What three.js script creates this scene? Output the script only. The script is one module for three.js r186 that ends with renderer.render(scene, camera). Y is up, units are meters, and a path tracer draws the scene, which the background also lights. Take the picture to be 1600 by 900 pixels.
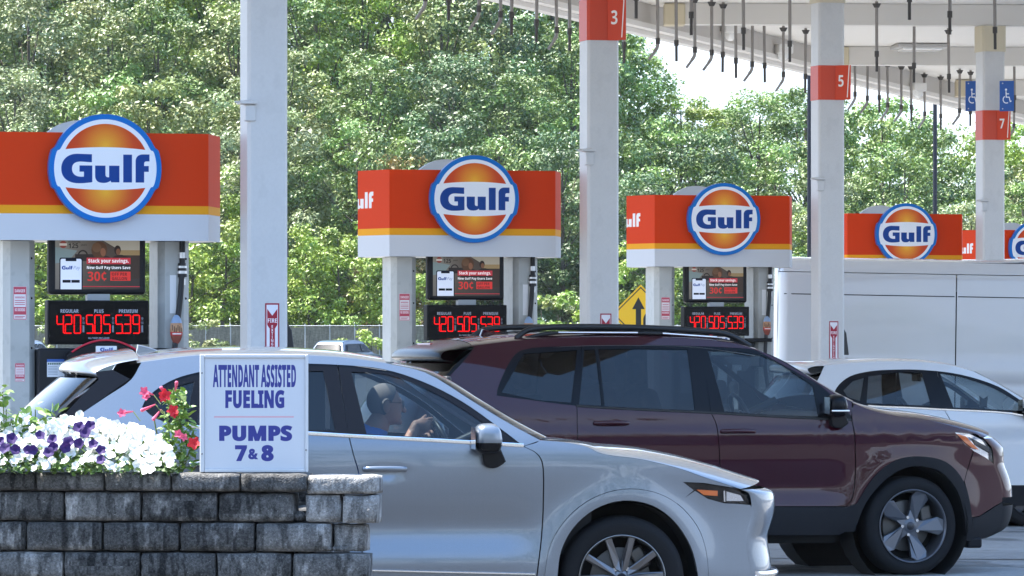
import * as THREE from 'three';
import { mergeGeometries, mergeVertices, toCreasedNormals } from 'three/addons/utils/BufferGeometryUtils.js';
import { RoundedBoxGeometry } from 'three/addons/geometries/RoundedBoxGeometry.js';
import { MarchingCubes } from 'three/addons/objects/MarchingCubes.js';

// ---------- camera, sky, sun, exposure ----------
const F = 7500, EYE = 1.76, HOR = 530;            // focal length in photo pixels, eye height, row of the horizon
const scene = new THREE.Scene();
const camera = new THREE.PerspectiveCamera(2 * Math.atan(450 / F) * 180 / Math.PI, 1600 / 900, 1, 4000);
camera.position.set(0, EYE, 0);
camera.lookAt(0, EYE, -10);
camera.setViewOffset(1600, 900, 0, 450 - HOR, 1600, 900);
camera.updateProjectionMatrix();
const renderer = new THREE.WebGLRenderer({ antialias: true });
renderer.toneMapping = THREE.LinearToneMapping;
renderer.toneMappingExposure = 3.55;
renderer.shadowMap.enabled = true;
const SUN = new THREE.Vector3(-0.66, 1.45, -0.11).normalize();
{
  const w = 512, h = 256, d = new Float32Array(w * h * 4), v = new THREE.Vector3();
  for (let j = 0; j < h; j++) for (let i = 0; i < w; i++) {
    const ph = ((i + 0.5) / w - 0.5) * 2 * Math.PI, th = ((j + 0.5) / h - 0.5) * Math.PI;
    v.set(Math.cos(th) * Math.cos(ph), Math.sin(th), Math.cos(th) * Math.sin(ph));
    const e = Math.max(0, v.y), hz = Math.exp(-e * 4.2), mu = Math.max(0, v.dot(SUN));
    const au = 0.35 * Math.pow(mu, 9) + 0.5 * Math.pow(mu, 60);
    const k = (j * w + i) * 4;
    d[k] = 0.145 + 0.46 * hz + au; d[k + 1] = 0.30 + 0.385 * hz + au * 0.98; d[k + 2] = 0.60 + 0.17 * hz + au * 0.93; d[k + 3] = 1;
    if (v.y < 0) { d[k] = 0.28; d[k + 1] = 0.27; d[k + 2] = 0.26; }
  }
  const t = new THREE.DataTexture(d, w, h, THREE.RGBAFormat, THREE.FloatType);
  t.mapping = THREE.EquirectangularReflectionMapping; t.magFilter = THREE.LinearFilter; t.minFilter = THREE.LinearFilter; t.needsUpdate = true;
  scene.background = t; scene.environment = t;
}
const sun = new THREE.DirectionalLight(new THREE.Color(1, 0.955, 0.88), 5.0);
sun.position.copy(SUN).multiplyScalar(120).add(new THREE.Vector3(0, 0, -60));
sun.target.position.set(0, 0, -60); sun.target.name = 'sun_target';
sun.castShadow = true; sun.shadow.mapSize.set(4096, 4096);
Object.assign(sun.shadow.camera, { left: -70, right: 70, top: 70, bottom: -70, near: 1, far: 400 });
scene.add(sun, sun.target);

// ---------- helpers ----------
const V3 = (x, y, z) => new THREE.Vector3(x, y, z);
let seed = 7;
const rnd = () => { seed = (seed * 1664525 + 1013904223) >>> 0; return seed / 4294967296; };
const rr = (a, b) => a + (b - a) * rnd();
const lerp = (a, b, t) => a + (b - a) * t;
const smooth = (a, b, x) => { const t = Math.min(1, Math.max(0, (x - a) / (b - a))); return t * t * (3 - 2 * t); };
const gauss = (x) => Math.exp(-x * x);
const at = (u, v, z) => V3((u - 800) * z / F, EYE + (HOR - v) * z / F, -z);     // a photo pixel at a known distance
const taken = {};
const numbered = (n) => { const k = (taken[n] = (taken[n] ?? -1) + 1); return k ? n + '_' + String(k).padStart(3, '0') : n; };
const std = (c, roughness = 0.6, metalness = 0, more = {}) => new THREE.MeshStandardMaterial({ color: Array.isArray(c) ? new THREE.Color(...c) : c, roughness, metalness, ...more });
const phys = (c, roughness, metalness, more = {}) => new THREE.MeshPhysicalMaterial({ color: Array.isArray(c) ? new THREE.Color(...c) : c, roughness, metalness, ...more });
function mk(name, geo, mat, parent = scene) {
  const m = new THREE.Mesh(geo, mat); m.castShadow = m.receiveShadow = true;
  m.name = parent === scene ? numbered(name) : name; parent.add(m); return m;
}
function tag(o, label, category, group) { o.userData = { label, category }; if (group) o.userData.group = group; return o; }
function thing(name, label, category, group, pos, turn = 0) {
  const g = new THREE.Group(); g.name = numbered(name); scene.add(g); tag(g, label, category, group);
  if (pos) g.position.copy(pos); g.rotation.y = turn; return g;
}
function dup(o, label, pos, turn = 0) { const c = o.clone(); c.name = numbered(o.name.replace(/_\d{3}$/, '')); scene.add(c); c.userData = { ...o.userData }; if (label) c.userData.label = label; if (pos) c.position.copy(pos); c.rotation.y = turn; return c; }
function structure(o) { o.userData.kind = 'structure'; return o; }
function box(x0, x1, y0, y1, z0, z1) { const g = new THREE.BoxGeometry(x1 - x0, y1 - y0, z1 - z0); g.translate((x0 + x1) / 2, (y0 + y1) / 2, (z0 + z1) / 2); return g; }
function rbox(x0, x1, y0, y1, z0, z1, r = 0.01, s = 2) { const g = new RoundedBoxGeometry(x1 - x0, y1 - y0, z1 - z0, s, r); g.translate((x0 + x1) / 2, (y0 + y1) / 2, (z0 + z1) / 2); return g; }
function merge(list) { return mergeGeometries(list.map((g) => { const n = g.index ? g.toNonIndexed() : g; for (const k of Object.keys(n.attributes)) if (!['position', 'normal', 'uv'].includes(k)) n.deleteAttribute(k); return n; })); }
function rod(a, b, r, seg = 8, r2 = r) {
  const d = b.clone().sub(a), g = new THREE.CylinderGeometry(r2, r, d.length(), seg, 1);
  g.applyQuaternion(new THREE.Quaternion().setFromUnitVectors(V3(0, 1, 0), d.clone().normalize())); g.translate(...a.clone().add(b).multiplyScalar(0.5).toArray()); return g;
}
const tube = (pts, r, n = 24, s = 8) => new THREE.TubeGeometry(new THREE.CatmullRomCurve3(pts), n, r, s);
function canvas(w, h, draw) {
  const c = document.createElement('canvas'); c.width = w; c.height = h; const x = c.getContext('2d'); draw(x, w, h);
  const t = new THREE.CanvasTexture(c); t.colorSpace = THREE.SRGBColorSpace; t.anisotropy = 4; return t;
}
// tileable-ish value noise
function makeNoise(s) {
  const N = 64, a = new Float32Array(N * N); let q = s >>> 0;
  for (let i = 0; i < N * N; i++) { q = (q * 1664525 + 1013904223) >>> 0; a[i] = q / 4294967296; }
  const at2 = (x, y) => a[((y % N + N) % N) * N + ((x % N + N) % N)];
  return (x, y) => { const xi = Math.floor(x), yi = Math.floor(y), fx = x - xi, fy = y - yi, sx = fx * fx * (3 - 2 * fx), sy = fy * fy * (3 - 2 * fy);
    return lerp(lerp(at2(xi, yi), at2(xi + 1, yi), sx), lerp(at2(xi, yi + 1), at2(xi + 1, yi + 1), sx), sy); };
}
const nz = makeNoise(99), nz2 = makeNoise(4242);
const fbm = (x, y, o = 4) => { let s = 0, a = 0.5, f = 1, t = 0; for (let i = 0; i < o; i++) { s += a * nz(x * f + 17 * i, y * f + 31 * i); t += a; a *= 0.5; f *= 2; } return s / t; };
// computed textures: fn(u,v) in pixels/size [0..1) gives linear-ish rgb 0..1 (sRGB stored)
function dataTex(w, h, fn, srgb = true) {
  const d = new Uint8Array(w * h * 4);
  for (let j = 0; j < h; j++) for (let i = 0; i < w; i++) { const c = fn(i / w, j / h), k = (j * w + i) * 4; d[k] = Math.max(0, Math.min(255, c[0] * 255)); d[k + 1] = Math.max(0, Math.min(255, c[1] * 255)); d[k + 2] = Math.max(0, Math.min(255, c[2] * 255)); d[k + 3] = 255; }
  const t = new THREE.DataTexture(d, w, h); t.magFilter = THREE.LinearFilter; t.minFilter = THREE.LinearMipmapLinearFilter; t.generateMipmaps = true;
  t.wrapS = t.wrapT = THREE.RepeatWrapping; if (srgb) t.colorSpace = THREE.SRGBColorSpace; t.needsUpdate = true; return t;
}
// planar uv in metres from position (x,y)
function uvXY(g, sx = 1, sy = 1, ox = 0, oy = 0) { const p = g.attributes.position, a = new Float32Array(p.count * 2); for (let i = 0; i < p.count; i++) { a[2 * i] = p.getX(i) * sx + ox; a[2 * i + 1] = p.getY(i) * sy + oy; } g.setAttribute('uv', new THREE.BufferAttribute(a, 2)); return g; }
const flat = (w, h) => new THREE.PlaneGeometry(w, h);
function place(g, x, y, z, ry = 0) { if (ry) g.rotateY(ry); g.translate(x, y, z); return g; }
// Catmull-Rom through 2-D points
function cr(pts, n = 5) {
  const c = new THREE.CatmullRomCurve3(pts.map((p) => V3(p[0], p[1], 0)), false, 'centripetal');
  return c.getPoints((pts.length - 1) * n).map((p) => [p.x, p.y]);
}
const join = (...ls) => { const o = []; for (const l of ls) for (const p of l) { const q = o[o.length - 1]; if (!q || Math.hypot(p[0] - q[0], p[1] - q[1]) > 0.3) o.push(p); } const a = o[0], b = o[o.length - 1]; if (Math.hypot(a[0] - b[0], a[1] - b[1]) < 0.3) o.pop(); return o; };
const rev = (l) => l.slice().reverse();

// ---------- ground ----------
{
  const tx = dataTex(512, 512, (u, v) => {
    const a = fbm(u * 8, v * 8, 5), b = nz2(u * 64, v * 64), c = nz(u * 190, v * 190), st = smooth(0.6, 0.75, fbm(u * 5 + 9, v * 5, 4));
    const g = 0.44 + 0.12 * (a - 0.5) + 0.07 * (b - 0.5) + 0.12 * (c - 0.5) - 0.10 * st; return [g * 1.0, g * 0.99, g * 0.97];
  });
  tx.repeat.set(1 / 4, 1 / 4);
  const bump = dataTex(256, 256, (u, v) => { const g = nz(u * 128, v * 128) * 0.6 + nz2(u * 60, v * 60) * 0.4; return [g, g, g]; }, false); bump.repeat.set(1 / 0.8, 1 / 0.8);
  const g = new THREE.PlaneGeometry(3000, 3000); g.rotateX(-Math.PI / 2);
  const p = g.attributes.position, uv = g.attributes.uv; for (let i = 0; i < p.count; i++) uv.setXY(i, p.getX(i), p.getZ(i));
  structure(mk('ground', g, std([0.40, 0.41, 0.43], 0.9, 0, { map: tx, bumpMap: bump, bumpScale: 0.006 })));
  // concrete fuelling slab below the canopy
  const cx = dataTex(512, 512, (u, v) => {
    const a = fbm(u * 6 + 3, v * 6, 5), c = nz(u * 200, v * 200), b = nz2(u * 70, v * 70), oil = smooth(0.62, 0.72, fbm(u * 7 + 40, v * 7 + 5, 4));
    const l = 0.62 + 0.16 * (a - 0.5) + 0.05 * (c - 0.5) + 0.05 * (b - 0.5) - 0.17 * oil; return [l, l * 0.985, l * 0.96];
  }); cx.repeat.set(1 / 5, 1 / 5);
  const slab = new THREE.BufferGeometry(), q = [[-9, -31], [14, -32.5], [40, -112], [15, -112]];
  const pos = []; for (const k of [0, 1, 2, 0, 2, 3]) pos.push(q[k][0], 0.004, q[k][1]);
  slab.setAttribute('position', new THREE.Float32BufferAttribute(pos, 3)); slab.computeVertexNormals();
  slab.setAttribute('uv', new THREE.Float32BufferAttribute(pos.filter((_, i) => i % 3 !== 1), 2));
  structure(mk('pavement', slab, std([0.80, 0.81, 0.83], 0.85, 0, { map: cx, bumpMap: bump, bumpScale: 0.004 })));
  // black tar seams across the concrete
  const tar = std([0.02, 0.02, 0.022], 0.7);
  const seams = [];
  for (const [x0, z0, x1, z1] of [[1.5, -35.2, 9, -34.2], [0, -38.6, 12, -37.4], [4.3, -30, 5.6, -44], [2, -44, 14, -42.6]]) {
    const n = 40, s = new THREE.PlaneGeometry(1, 1, n, 1), sp = s.attributes.position, L = Math.hypot(x1 - x0, z1 - z0), nx = -(z1 - z0) / L, nzz = (x1 - x0) / L;
    for (let i = 0; i < sp.count; i++) { const t = sp.getX(i) + 0.5, w = sp.getY(i) * (0.05 + 0.05 * nz(t * 40 + x0, z0)), o = 0.12 * (fbm(t * 12 + x0 * 3, z0, 3) - 0.5); sp.setXYZ(i, lerp(x0, x1, t) + nx * (w + o), 0.008, lerp(z0, z1, t) + nzz * (w + o)); }
    s.computeVertexNormals(); seams.push(s);
  }
  for (const s of seams) { const m = mk('pavement_seam', s, tar); m.material.side = THREE.DoubleSide; structure(m); }
  // rough grass verge in front of the far fence
  const gx = dataTex(256, 256, (u, v) => { const a = fbm(u * 20, v * 20, 4); return [0.30 + 0.16 * a, 0.36 + 0.16 * a, 0.16 + 0.08 * a]; }); gx.repeat.set(1 / 6, 1 / 6);
  const lg = new THREE.PlaneGeometry(300, 160); lg.rotateX(-Math.PI / 2); lg.translate(20, 0.006, -322);
  const lp = lg.attributes.position; for (let i = 0; i < lp.count; i++) lg.attributes.uv.setXY(i, lp.getX(i), lp.getZ(i));
  structure(mk('lawn', lg, std([0.6, 0.6, 0.55], 1, 0, { map: gx })));
}

// ---------- canopy ----------
const SL = 0.2995;                                   // the row of islands runs this much to the right per metre away
const colPx = [[412, 224], [936, 179.4], [1293, 149], [1547, 127.4], [1740, 111], [1880, 98.6]];
const colPos = colPx.map(([u, s]) => V3((u - 800) / s, 0, -F / s));
const edgeX = (z) => 1.64 + SL * (z - 58.6);          // left edge of the canopy
{
  const zn = 31.0, zf = 112, wid = 9.4, yc = 5.86;
  const white = dataTex(256, 256, (u, v) => { const a = fbm(u * 5, v * 5, 4), l = 0.97 + 0.05 * (a - 0.5); return [l, l * 0.992, l * 0.975]; });
  const M = { ceil: std([0.88, 0.865, 0.835], 0.55, 0, { map: white }), beam: std([0.70, 0.67, 0.62], 0.6), fas: std([0.58, 0.545, 0.50], 0.6), trim: std([0.84, 0.81, 0.76], 0.5), gus: std([0.62, 0.54, 0.38], 0.7), top: std([0.5, 0.5, 0.5], 0.8) };
  const can = thing('canopy', 'white planked forecourt canopy over the pump islands', 'canopy');
  const off = Math.tan(4 * Math.PI / 180);
  // planks: each runs along the beams
  const pl = [];
  for (let z = zn; z < zf; z += 0.2) {
    const a = edgeX(z), g = box(0, wid, yc, yc + 0.03, -0.095, 0.095); g.rotateY(Math.atan(off)); g.translate(a, 0, -z); pl.push(g);
  }
  mk('ceiling', merge(pl), M.ceil, can);
  const quad = (pts, y0, y1) => { const s = new THREE.Shape(pts.map(([x, z]) => new THREE.Vector2(x, z))); const g = new THREE.ExtrudeGeometry(s, { depth: y1 - y0, bevelEnabled: false }); g.rotateX(-Math.PI / 2); g.translate(0, y0, 0); return g; };
  mk('roof_deck', quad([[edgeX(zn), zn], [edgeX(zn) + wid, zn + wid * off], [edgeX(zf) + wid, zf + wid * off], [edgeX(zf), zf]], yc + 0.06, yc + 0.2), M.top, can);
  // fascia boxes along the edges
  const bar = (ax, az, bx, bz, y0, y1, t0, t1) => { const dx = bx - ax, dz = bz - az, L = Math.hypot(dx, dz), nx = dz / L, nzz = -dx / L; return quad([[ax + nx * t0, az + nzz * t0], [bx + nx * t0, bz + nzz * t0], [bx + nx * t1, bz + nzz * t1], [ax + nx * t1, az + nzz * t1]], y0, y1); };
  const A = [edgeX(zn), zn], B = [edgeX(zf), zf], C = [edgeX(zf) + wid, zf + wid * off], D = [edgeX(zn) + wid, zn + wid * off];
  mk('fascia', bar(...A, ...B, 5.62, 6.6, -0.12, 0.0), M.fas, can);
  mk('gutter', bar(...A, ...B, 5.555, 5.617, -0.34, 0.03), M.trim, can);
  mk('gutter', bar(...A, ...B, 5.50, 5.552, -0.24, -0.10), M.trim, can);
  for (const [p, q] of [[B, C], [C, D], [D, A]]) mk('fascia', bar(...p, ...q, 5.45, 6.6, -0.14, -0.005), M.fas, can);
  for (let k = 0; k < 6; k++) {
    const c = colPos[k], z0 = -c.z, g = box(edgeX(z0) - c.x + 0.16, edgeX(z0) + wid - c.x - 0.2, 5.60, 5.855, -0.13, 0.13);
    g.rotateY(Math.atan(off)); g.translate(c.x, 0, c.z); mk('beam', g, M.beam, can);
    const e = V3(edgeX(z0), 0, c.z);
    const gs = rbox(-0.02, 0.24, 5.585, 5.85, -0.15, 0.15, 0.02); gs.translate(e.x + 0.15, 0, e.z - (e.x - c.x) * 0 + 0.28); mk('gusset', gs, M.gus, can);
  }
}

// ---------- columns ----------
const ISL = 15 * Math.PI / 180;                       // islands and dispensers are turned this much
const bandBottom = [null, 2.595, 2.503, 2.44, 2.44, 2.44], bandH = 0.36;
{
  const paint = dataTex(256, 512, (u, v) => { const a = fbm(u * 4, v * 10, 4), s = smooth(0.66, 0.76, fbm(u * 14 + 5, v * 26, 4)), c = nz(u * 120, v * 250); const l = 0.9 + 0.03 * (a - 0.5) - 0.015 * s + 0.02 * (c - 0.5); return [l, l * 0.995, l * 0.985]; });
  const M = { col: std([0.78, 0.78, 0.78], 0.42, 0, { map: paint }), red: std([0.62, 0.045, 0.004], 0.4), steel: std([0.62, 0.60, 0.56], 0.45, 0.3), black: std([0.012, 0.012, 0.014], 0.4), tan: std([0.62, 0.55, 0.40], 0.7) };
  const ext = canvas(128, 512, (x, w, h) => {
    x.fillStyle = '#e9e6ea'; x.fillRect(0, 0, w, h); x.strokeStyle = '#a3142f'; x.lineWidth = 12; x.strokeRect(6, 6, w - 12, h - 12);
    x.fillStyle = '#a3142f'; x.beginPath(); x.moveTo(18, 44); x.lineTo(64, 96); x.lineTo(110, 44); x.lineTo(110, 168); x.lineTo(88, 196); x.lineTo(88, h - 14); x.lineTo(40, h - 14); x.lineTo(40, 196); x.lineTo(18, 168); x.fill();
    x.fillStyle = '#f3eff2'; x.textAlign = 'center'; x.font = 'bold 44px sans-serif'; x.fillText('FIRE', 64, 150, 88); x.font = 'bold 31px sans-serif';
    [...'EXTINGUISHER'].forEach((c, i) => x.fillText(c, 64, 192 + i * 27));
  });
  const extM = std(0xffffff, 0.5, 0, { map: ext });
  const numM = (n) => { const t = canvas(128, 256, (x, w, h) => { x.fillStyle = '#d23a06'; x.fillRect(0, 0, w, h); x.fillStyle = '#f0ece8'; x.font = 'bold 118px sans-serif'; x.textAlign = 'center'; x.save(); x.translate(48, 158); x.scale(0.78, 1); x.fillText(String(n), 0, 0); x.restore(); x.beginPath(); x.moveTo(112, 0); x.lineTo(120, 0); x.lineTo(104, 240); x.lineTo(96, 240); x.fill(); }); return std(0xffffff, 0.45, 0, { map: t }); };
  const plan = (h) => { const s = new THREE.Shape(), c = 0.022; s.moveTo(-h + c, -h); s.lineTo(h - c, -h); s.lineTo(h, -h + c); s.lineTo(h, h - c); s.lineTo(h - c, h); s.lineTo(-h + c, h); s.lineTo(-h, h - c); s.lineTo(-h, -h + c); s.closePath(); return s; };
  const prism = (h, y0, y1) => { const g = new THREE.ExtrudeGeometry(plan(h), { depth: y1 - y0, bevelEnabled: false }); g.rotateX(-Math.PI / 2); g.translate(0, y0, 0); const p = g.attributes.position, uv = g.attributes.uv; for (let i = 0; i < p.count; i++) uv.setXY(i, (p.getX(i) + p.getZ(i)) * 0.7, p.getY(i) / 3); return g; };
  const names = ['1', '3', '5', '7', '9', '11'], words = ['with no number band in view', 'with a red number 3 band', 'with a red number 5 band', 'with a red number 7 band and blue wheelchair plates', 'with a red number 9 band', 'with a red number 11 band'];
  for (let k = 0; k < 6; k++) {
    const col = thing('canopy_column', 'white square canopy column ' + words[k], 'column', 'columns carrying the canopy', colPos[k], ISL);
    const half = 0.142, m = mk('shaft', prism(half, -0.02, 5.6), M.col, col);
    mk('column_base', prism(half + 0.05, 0, 0.16), M.steel, col);
    if (k > 0) {
      const y0 = bandBottom[k] + EYE, b = y0 + bandH;
      mk('number_band', prism(half + 0.004, y0, b), M.red, col);
      // number flag bent forward at the middle of the face
      const a = V3(0.035, 0, half + 0.012), c = V3(0.165, 0, half + 0.012 + 0.10), g = new THREE.BufferGeometry();
      const fl = flat(0.17, bandH + 0.0); fl.rotateY(-Math.atan2(c.z - a.z, c.x - a.x)); fl.translate((a.x + c.x) / 2, (y0 + b) / 2, (a.z + c.z) / 2);
      const nm = numM(names[k]); nm.side = THREE.DoubleSide;
      const backp = box(-0.085, 0.085, -bandH / 2, bandH / 2, -0.008, -0.002); backp.rotateY(-Math.atan2(c.z - a.z, c.x - a.x)); backp.translate((a.x + c.x) / 2, (y0 + b) / 2, (a.z + c.z) / 2);
      const f = mk('number_plate', fl, nm, col); mk('plate_back', backp, M.red, f);
    }
    const ey = [474, 490, 502, 514, 520, 525][k], eyT = EYE + (HOR - ey) / colPx[k][1], st = flat(0.10, 0.46); st.translate(k === 0 ? 0.03 : 0.02, eyT - 0.23, half + 0.003);
    mk('extinguisher_sticker', st, extM, col);
    // hose bracket on the left corner and the pipe below it
    const by = EYE + (HOR - [162, 236, 280, 314, 340, 355][k]) / colPx[k][1];
    const br = mk('bracket', rbox(-half - 0.06, -half + 0.06, by - 0.012, by + 0.012, half - 0.10, half + 0.05, 0.006), M.col, col);
    mk('bracket_arm', rod(V3(-half - 0.10, by, half + 0.03), V3(-half + 0.03, by + 0.01, half + 0.03), 0.007), M.steel, br);
    mk('clamp', rbox(-half - 0.02, -half + 0.055, by - 0.13, by - 0.013, half - 0.05, half + 0.018, 0.01), M.col, col);
    // black extinguisher hood on the right side
    const hy = EYE + (HOR - [508, 508, 515, 515, 520, 520][k]) / colPx[k][1], hs = new THREE.Shape(); hs.moveTo(0, 0); hs.lineTo(0.062, 0); hs.lineTo(0.036, 0.22); hs.lineTo(0.012, 0.26); hs.lineTo(0, 0.26); hs.closePath();
    const hg = new THREE.ExtrudeGeometry(hs, { depth: 0.16, bevelEnabled: true, bevelSize: 0.006, bevelThickness: 0.006, bevelSegments: 1 }); hg.translate(half + 0.005, hy - 0.26, -0.1); mk('extinguisher_hood', hg, M.black, col);
    if (k === 0) mk('call_button', rbox(half, half + 0.018, 2.33, 2.44, 0.0, 0.09, 0.006), M.black, col);
    mk('column_cap', prism(half + 0.012, 5.28, 5.595), M.tan, col);
  }
  // blue wheelchair plates on column 7
  const wheel = canvas(128, 256, (x, w, h) => {
    x.fillStyle = '#1d57a6'; x.fillRect(0, 0, w, h); x.strokeStyle = '#eef2f6'; x.lineWidth = 9; x.lineCap = 'round'; x.fillStyle = '#eef2f6';
    x.beginPath(); x.arc(58, 74, 10, 0, 7); x.fill(); x.beginPath(); x.moveTo(58, 90); x.lineTo(60, 138); x.lineTo(86, 138); x.lineTo(96, 176); x.lineTo(104, 172); x.stroke(); x.beginPath(); x.moveTo(60, 110); x.lineTo(82, 110); x.stroke();
    x.beginPath(); x.arc(62, 158, 30, -2.2, 1.2, true); x.stroke();
  });
  const sm = std(0xffffff, 0.4, 0, { map: wheel }), bl = std([0.012, 0.09, 0.36], 0.4), c = colPos[3];
  for (const [du, lab, dx] of [[1573, 'blue wheelchair sign plate on the side of column 7 above its number', 0.16], [1519.5, 'blue wheelchair sign plate half hidden behind column 7', -0.16]]) {
    const z = dx > 0 ? 58.5 : 59.2, p = at(du, 150, z), g = thing('wheelchair_sign', lab, 'sign', null, p, dx > 0 ? -0.35 : -0.35);
    mk('plate', rbox(-0.09, 0.09, -0.185, 0.185, -0.006, 0, 0.002, 1), bl, g); const fc = flat(0.178, 0.366); fc.translate(0, 0, 0.002); mk('print', fc, sm, g);
    mk('bolt', rod(V3(-0.05, 0.155, 0), V3(-0.05, 0.155, 0.008), 0.008), M.steel, g); mk('bolt', rod(V3(-0.05, -0.155, 0), V3(-0.05, -0.155, 0.008), 0.008), M.steel, g);
  }
}

// ---------- pipes hanging from the canopy ----------
{
  const M = { pipe: std([0.30, 0.28, 0.26], 0.5, 0.55), dark: std([0.07, 0.065, 0.06], 0.6, 0.2) };
  const list = [[665, 30, 1], [701, 32, 0], [748, 46, 1], [782, 54, 1], [799, 55, 0], [838, 66, 0], [870, 77, 1], [890, 79, 0], [975, 99, 0], [994, 29, 0], [1028, 93, 1], [1057, 96, 0], [1080, 55, 0], [1086, 106, 1], [1112, 110, 1], [1129, 113, 0], [1150, 122, 0], [1162, 78, 0], [1175, 127, 1], [1195, 129, 0], [1224, 142, 1], [1234, 97, 0], [1258, 145, 0], [1336, 171, 1], [1355, 177, 1], [1370, 112, 0], [1374, 176, 0], [1387, 187, 1], [1408, 190, 1], [1421, 31, 0], [1424, 190, 0], [1428, 129, 0], [1445, 200, 1], [1470, 203, 0], [1484, 54, 0], [1483, 145, 0], [1499, 195, 1], [1516, 197, 0], [1555, 77, 0], [1585, 176, 0], [1584, 217, 1]];
  const proto = {};
  for (const b of [0, 1]) {
    const g = new THREE.Group();
    mk('flange', new THREE.CylinderGeometry(0.055, 0.03, 0.05, 10).translate(0, 0.80, 0), M.dark, g);
    mk('pipe', rod(V3(0, 0.22, 0), V3(0, 0.85, 0), 0.019, 8), M.pipe, g);
    const cp = mk('coupling', rod(V3(0, 0.18, 0), V3(0, 0.25, 0), 0.027, 8), M.dark, g);
    if (b) { mk('elbow', tube([V3(0, 0.19, 0), V3(-0.008, 0.14, 0), V3(-0.04, 0.09, 0)], 0.021, 8, 8), M.pipe, g); mk('nozzle', rod(V3(-0.035, 0.095, 0), V3(-0.105, 0, 0), 0.017, 8), M.pipe, g); }
    else mk('nozzle', rod(V3(0, 0, 0), V3(0, 0.19, 0), 0.017, 8), M.dark, g);
    proto[b] = g;
  }
  for (const [u, vb, b] of list) {
    const z = F * 3.24 / (HOR - vb), p = at(u, vb, z), o = proto[b].clone(); o.name = numbered('suppression_pipe'); scene.add(o); o.position.copy(p); o.position.y = 5.0; o.rotation.y = b ? rr(-0.5, 0.5) : 0; o.rotation.z = rr(-0.012, 0.012); o.scale.y = (5.83 - 5.0) / 0.83;
    tag(o, b ? 'grey pipe with a bent nozzle hanging from the canopy ceiling' : 'straight grey pipe with a dark tip hanging from the canopy ceiling', 'pipe', b ? 'bent pipes hanging from the canopy' : 'straight pipes hanging from the canopy');
  }
  // canopy floodlights on the fascia and one recessed ceiling light
  const wh = std([0.78, 0.77, 0.74], 0.4), lens = phys([0.85, 0.85, 0.82], 0.2, 0, { clearcoat: 0.5 });
  for (const [u, v] of [[1141, 52], [1224, 84], [1434, 143]]) {
    const dx = (u - 800) / F, z = (1.64 - SL * 58.6 + 0.12) / (dx - SL), o = thing('floodlight', 'small white floodlight under the canopy edge beam', 'lamp', 'floodlights along the canopy edge', at(u, v, z), 0.4);
    mk('housing', rbox(-0.11, 0.11, 0.0, 0.13, -0.1, 0.1, 0.02), wh, o); mk('lens', new THREE.SphereGeometry(0.085, 14, 8, 0, Math.PI * 2, Math.PI / 2, Math.PI / 2).scale(1, 1.2, 1), lens, o);
  }
  const zl = 4.075 * F / (HOR - 72), cl = thing('ceiling_light', 'square recessed light panel in the white canopy ceiling', 'lamp', null, V3((1437 - 800) * zl / F, 5.80, -zl), 0.07);
  mk('frame', rbox(-0.36, 0.36, 0, 0.05, -0.36, 0.36, 0.01), std([0.45, 0.44, 0.42], 0.5), cl); mk('diffuser', rbox(-0.28, 0.28, -0.03, 0.01, -0.28, 0.28, 0.02), lens, cl);
}

// ---------- fuel dispensers ----------
const GULF = 'M470,272 L395,270 C340,270 310,305 310,347 C310,395 345,422 400,422 C430,422 455,419 472,416 L472,330 L405,330 L405,362 L428,362 L428,388 C390,392 366,378 366,347 C366,320 385,310 412,310 L470,313 Z M487,330 L541,330 L541,376 C541,388 548,391 560,390 L560,330 L614,330 L614,416 L571,416 L567,407 C555,420 530,421 515,418 C497,415 487,402 487,383 Z M634,272 L680,272 L680,416 L634,416 Z M699,416 L699,307 C699,283 715,270 740,270 L772,270 L772,306 L757,306 C748,306 744,310 744,318 L744,330 L768,330 L768,360 L744,360 L744,416 Z';
function gulfText(x, cx, cy, w, color) { x.save(); x.translate(cx, cy); x.scale(w / 462, w / 462); x.translate(-541, -345); x.fillStyle = color; x.fill(new Path2D(GULF)); x.restore(); }
function outline(R, e) {   // disc with the two small bulges at the ends of its white band
  const p = [];
  for (let i = 0; i < 96; i++) {
    const a = i / 96 * Math.PI * 2, c = Math.abs(Math.cos(a)), s = Math.abs(Math.sin(a));
    const q = Math.min(1, Math.max(0, (0.42 - s) / 0.10)), t = q * q * (3 - 2 * q);
    const sq = Math.pow(Math.pow(c / 1.04, 5) + Math.pow(s / 0.46, 5), -1 / 5);
    const r = R + e + R * 0.985 * t * Math.max(0, Math.min(0.05, sq - 0.99));
    p.push([Math.cos(a) * r, Math.sin(a) * r]);
  }
  return p;
}
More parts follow.
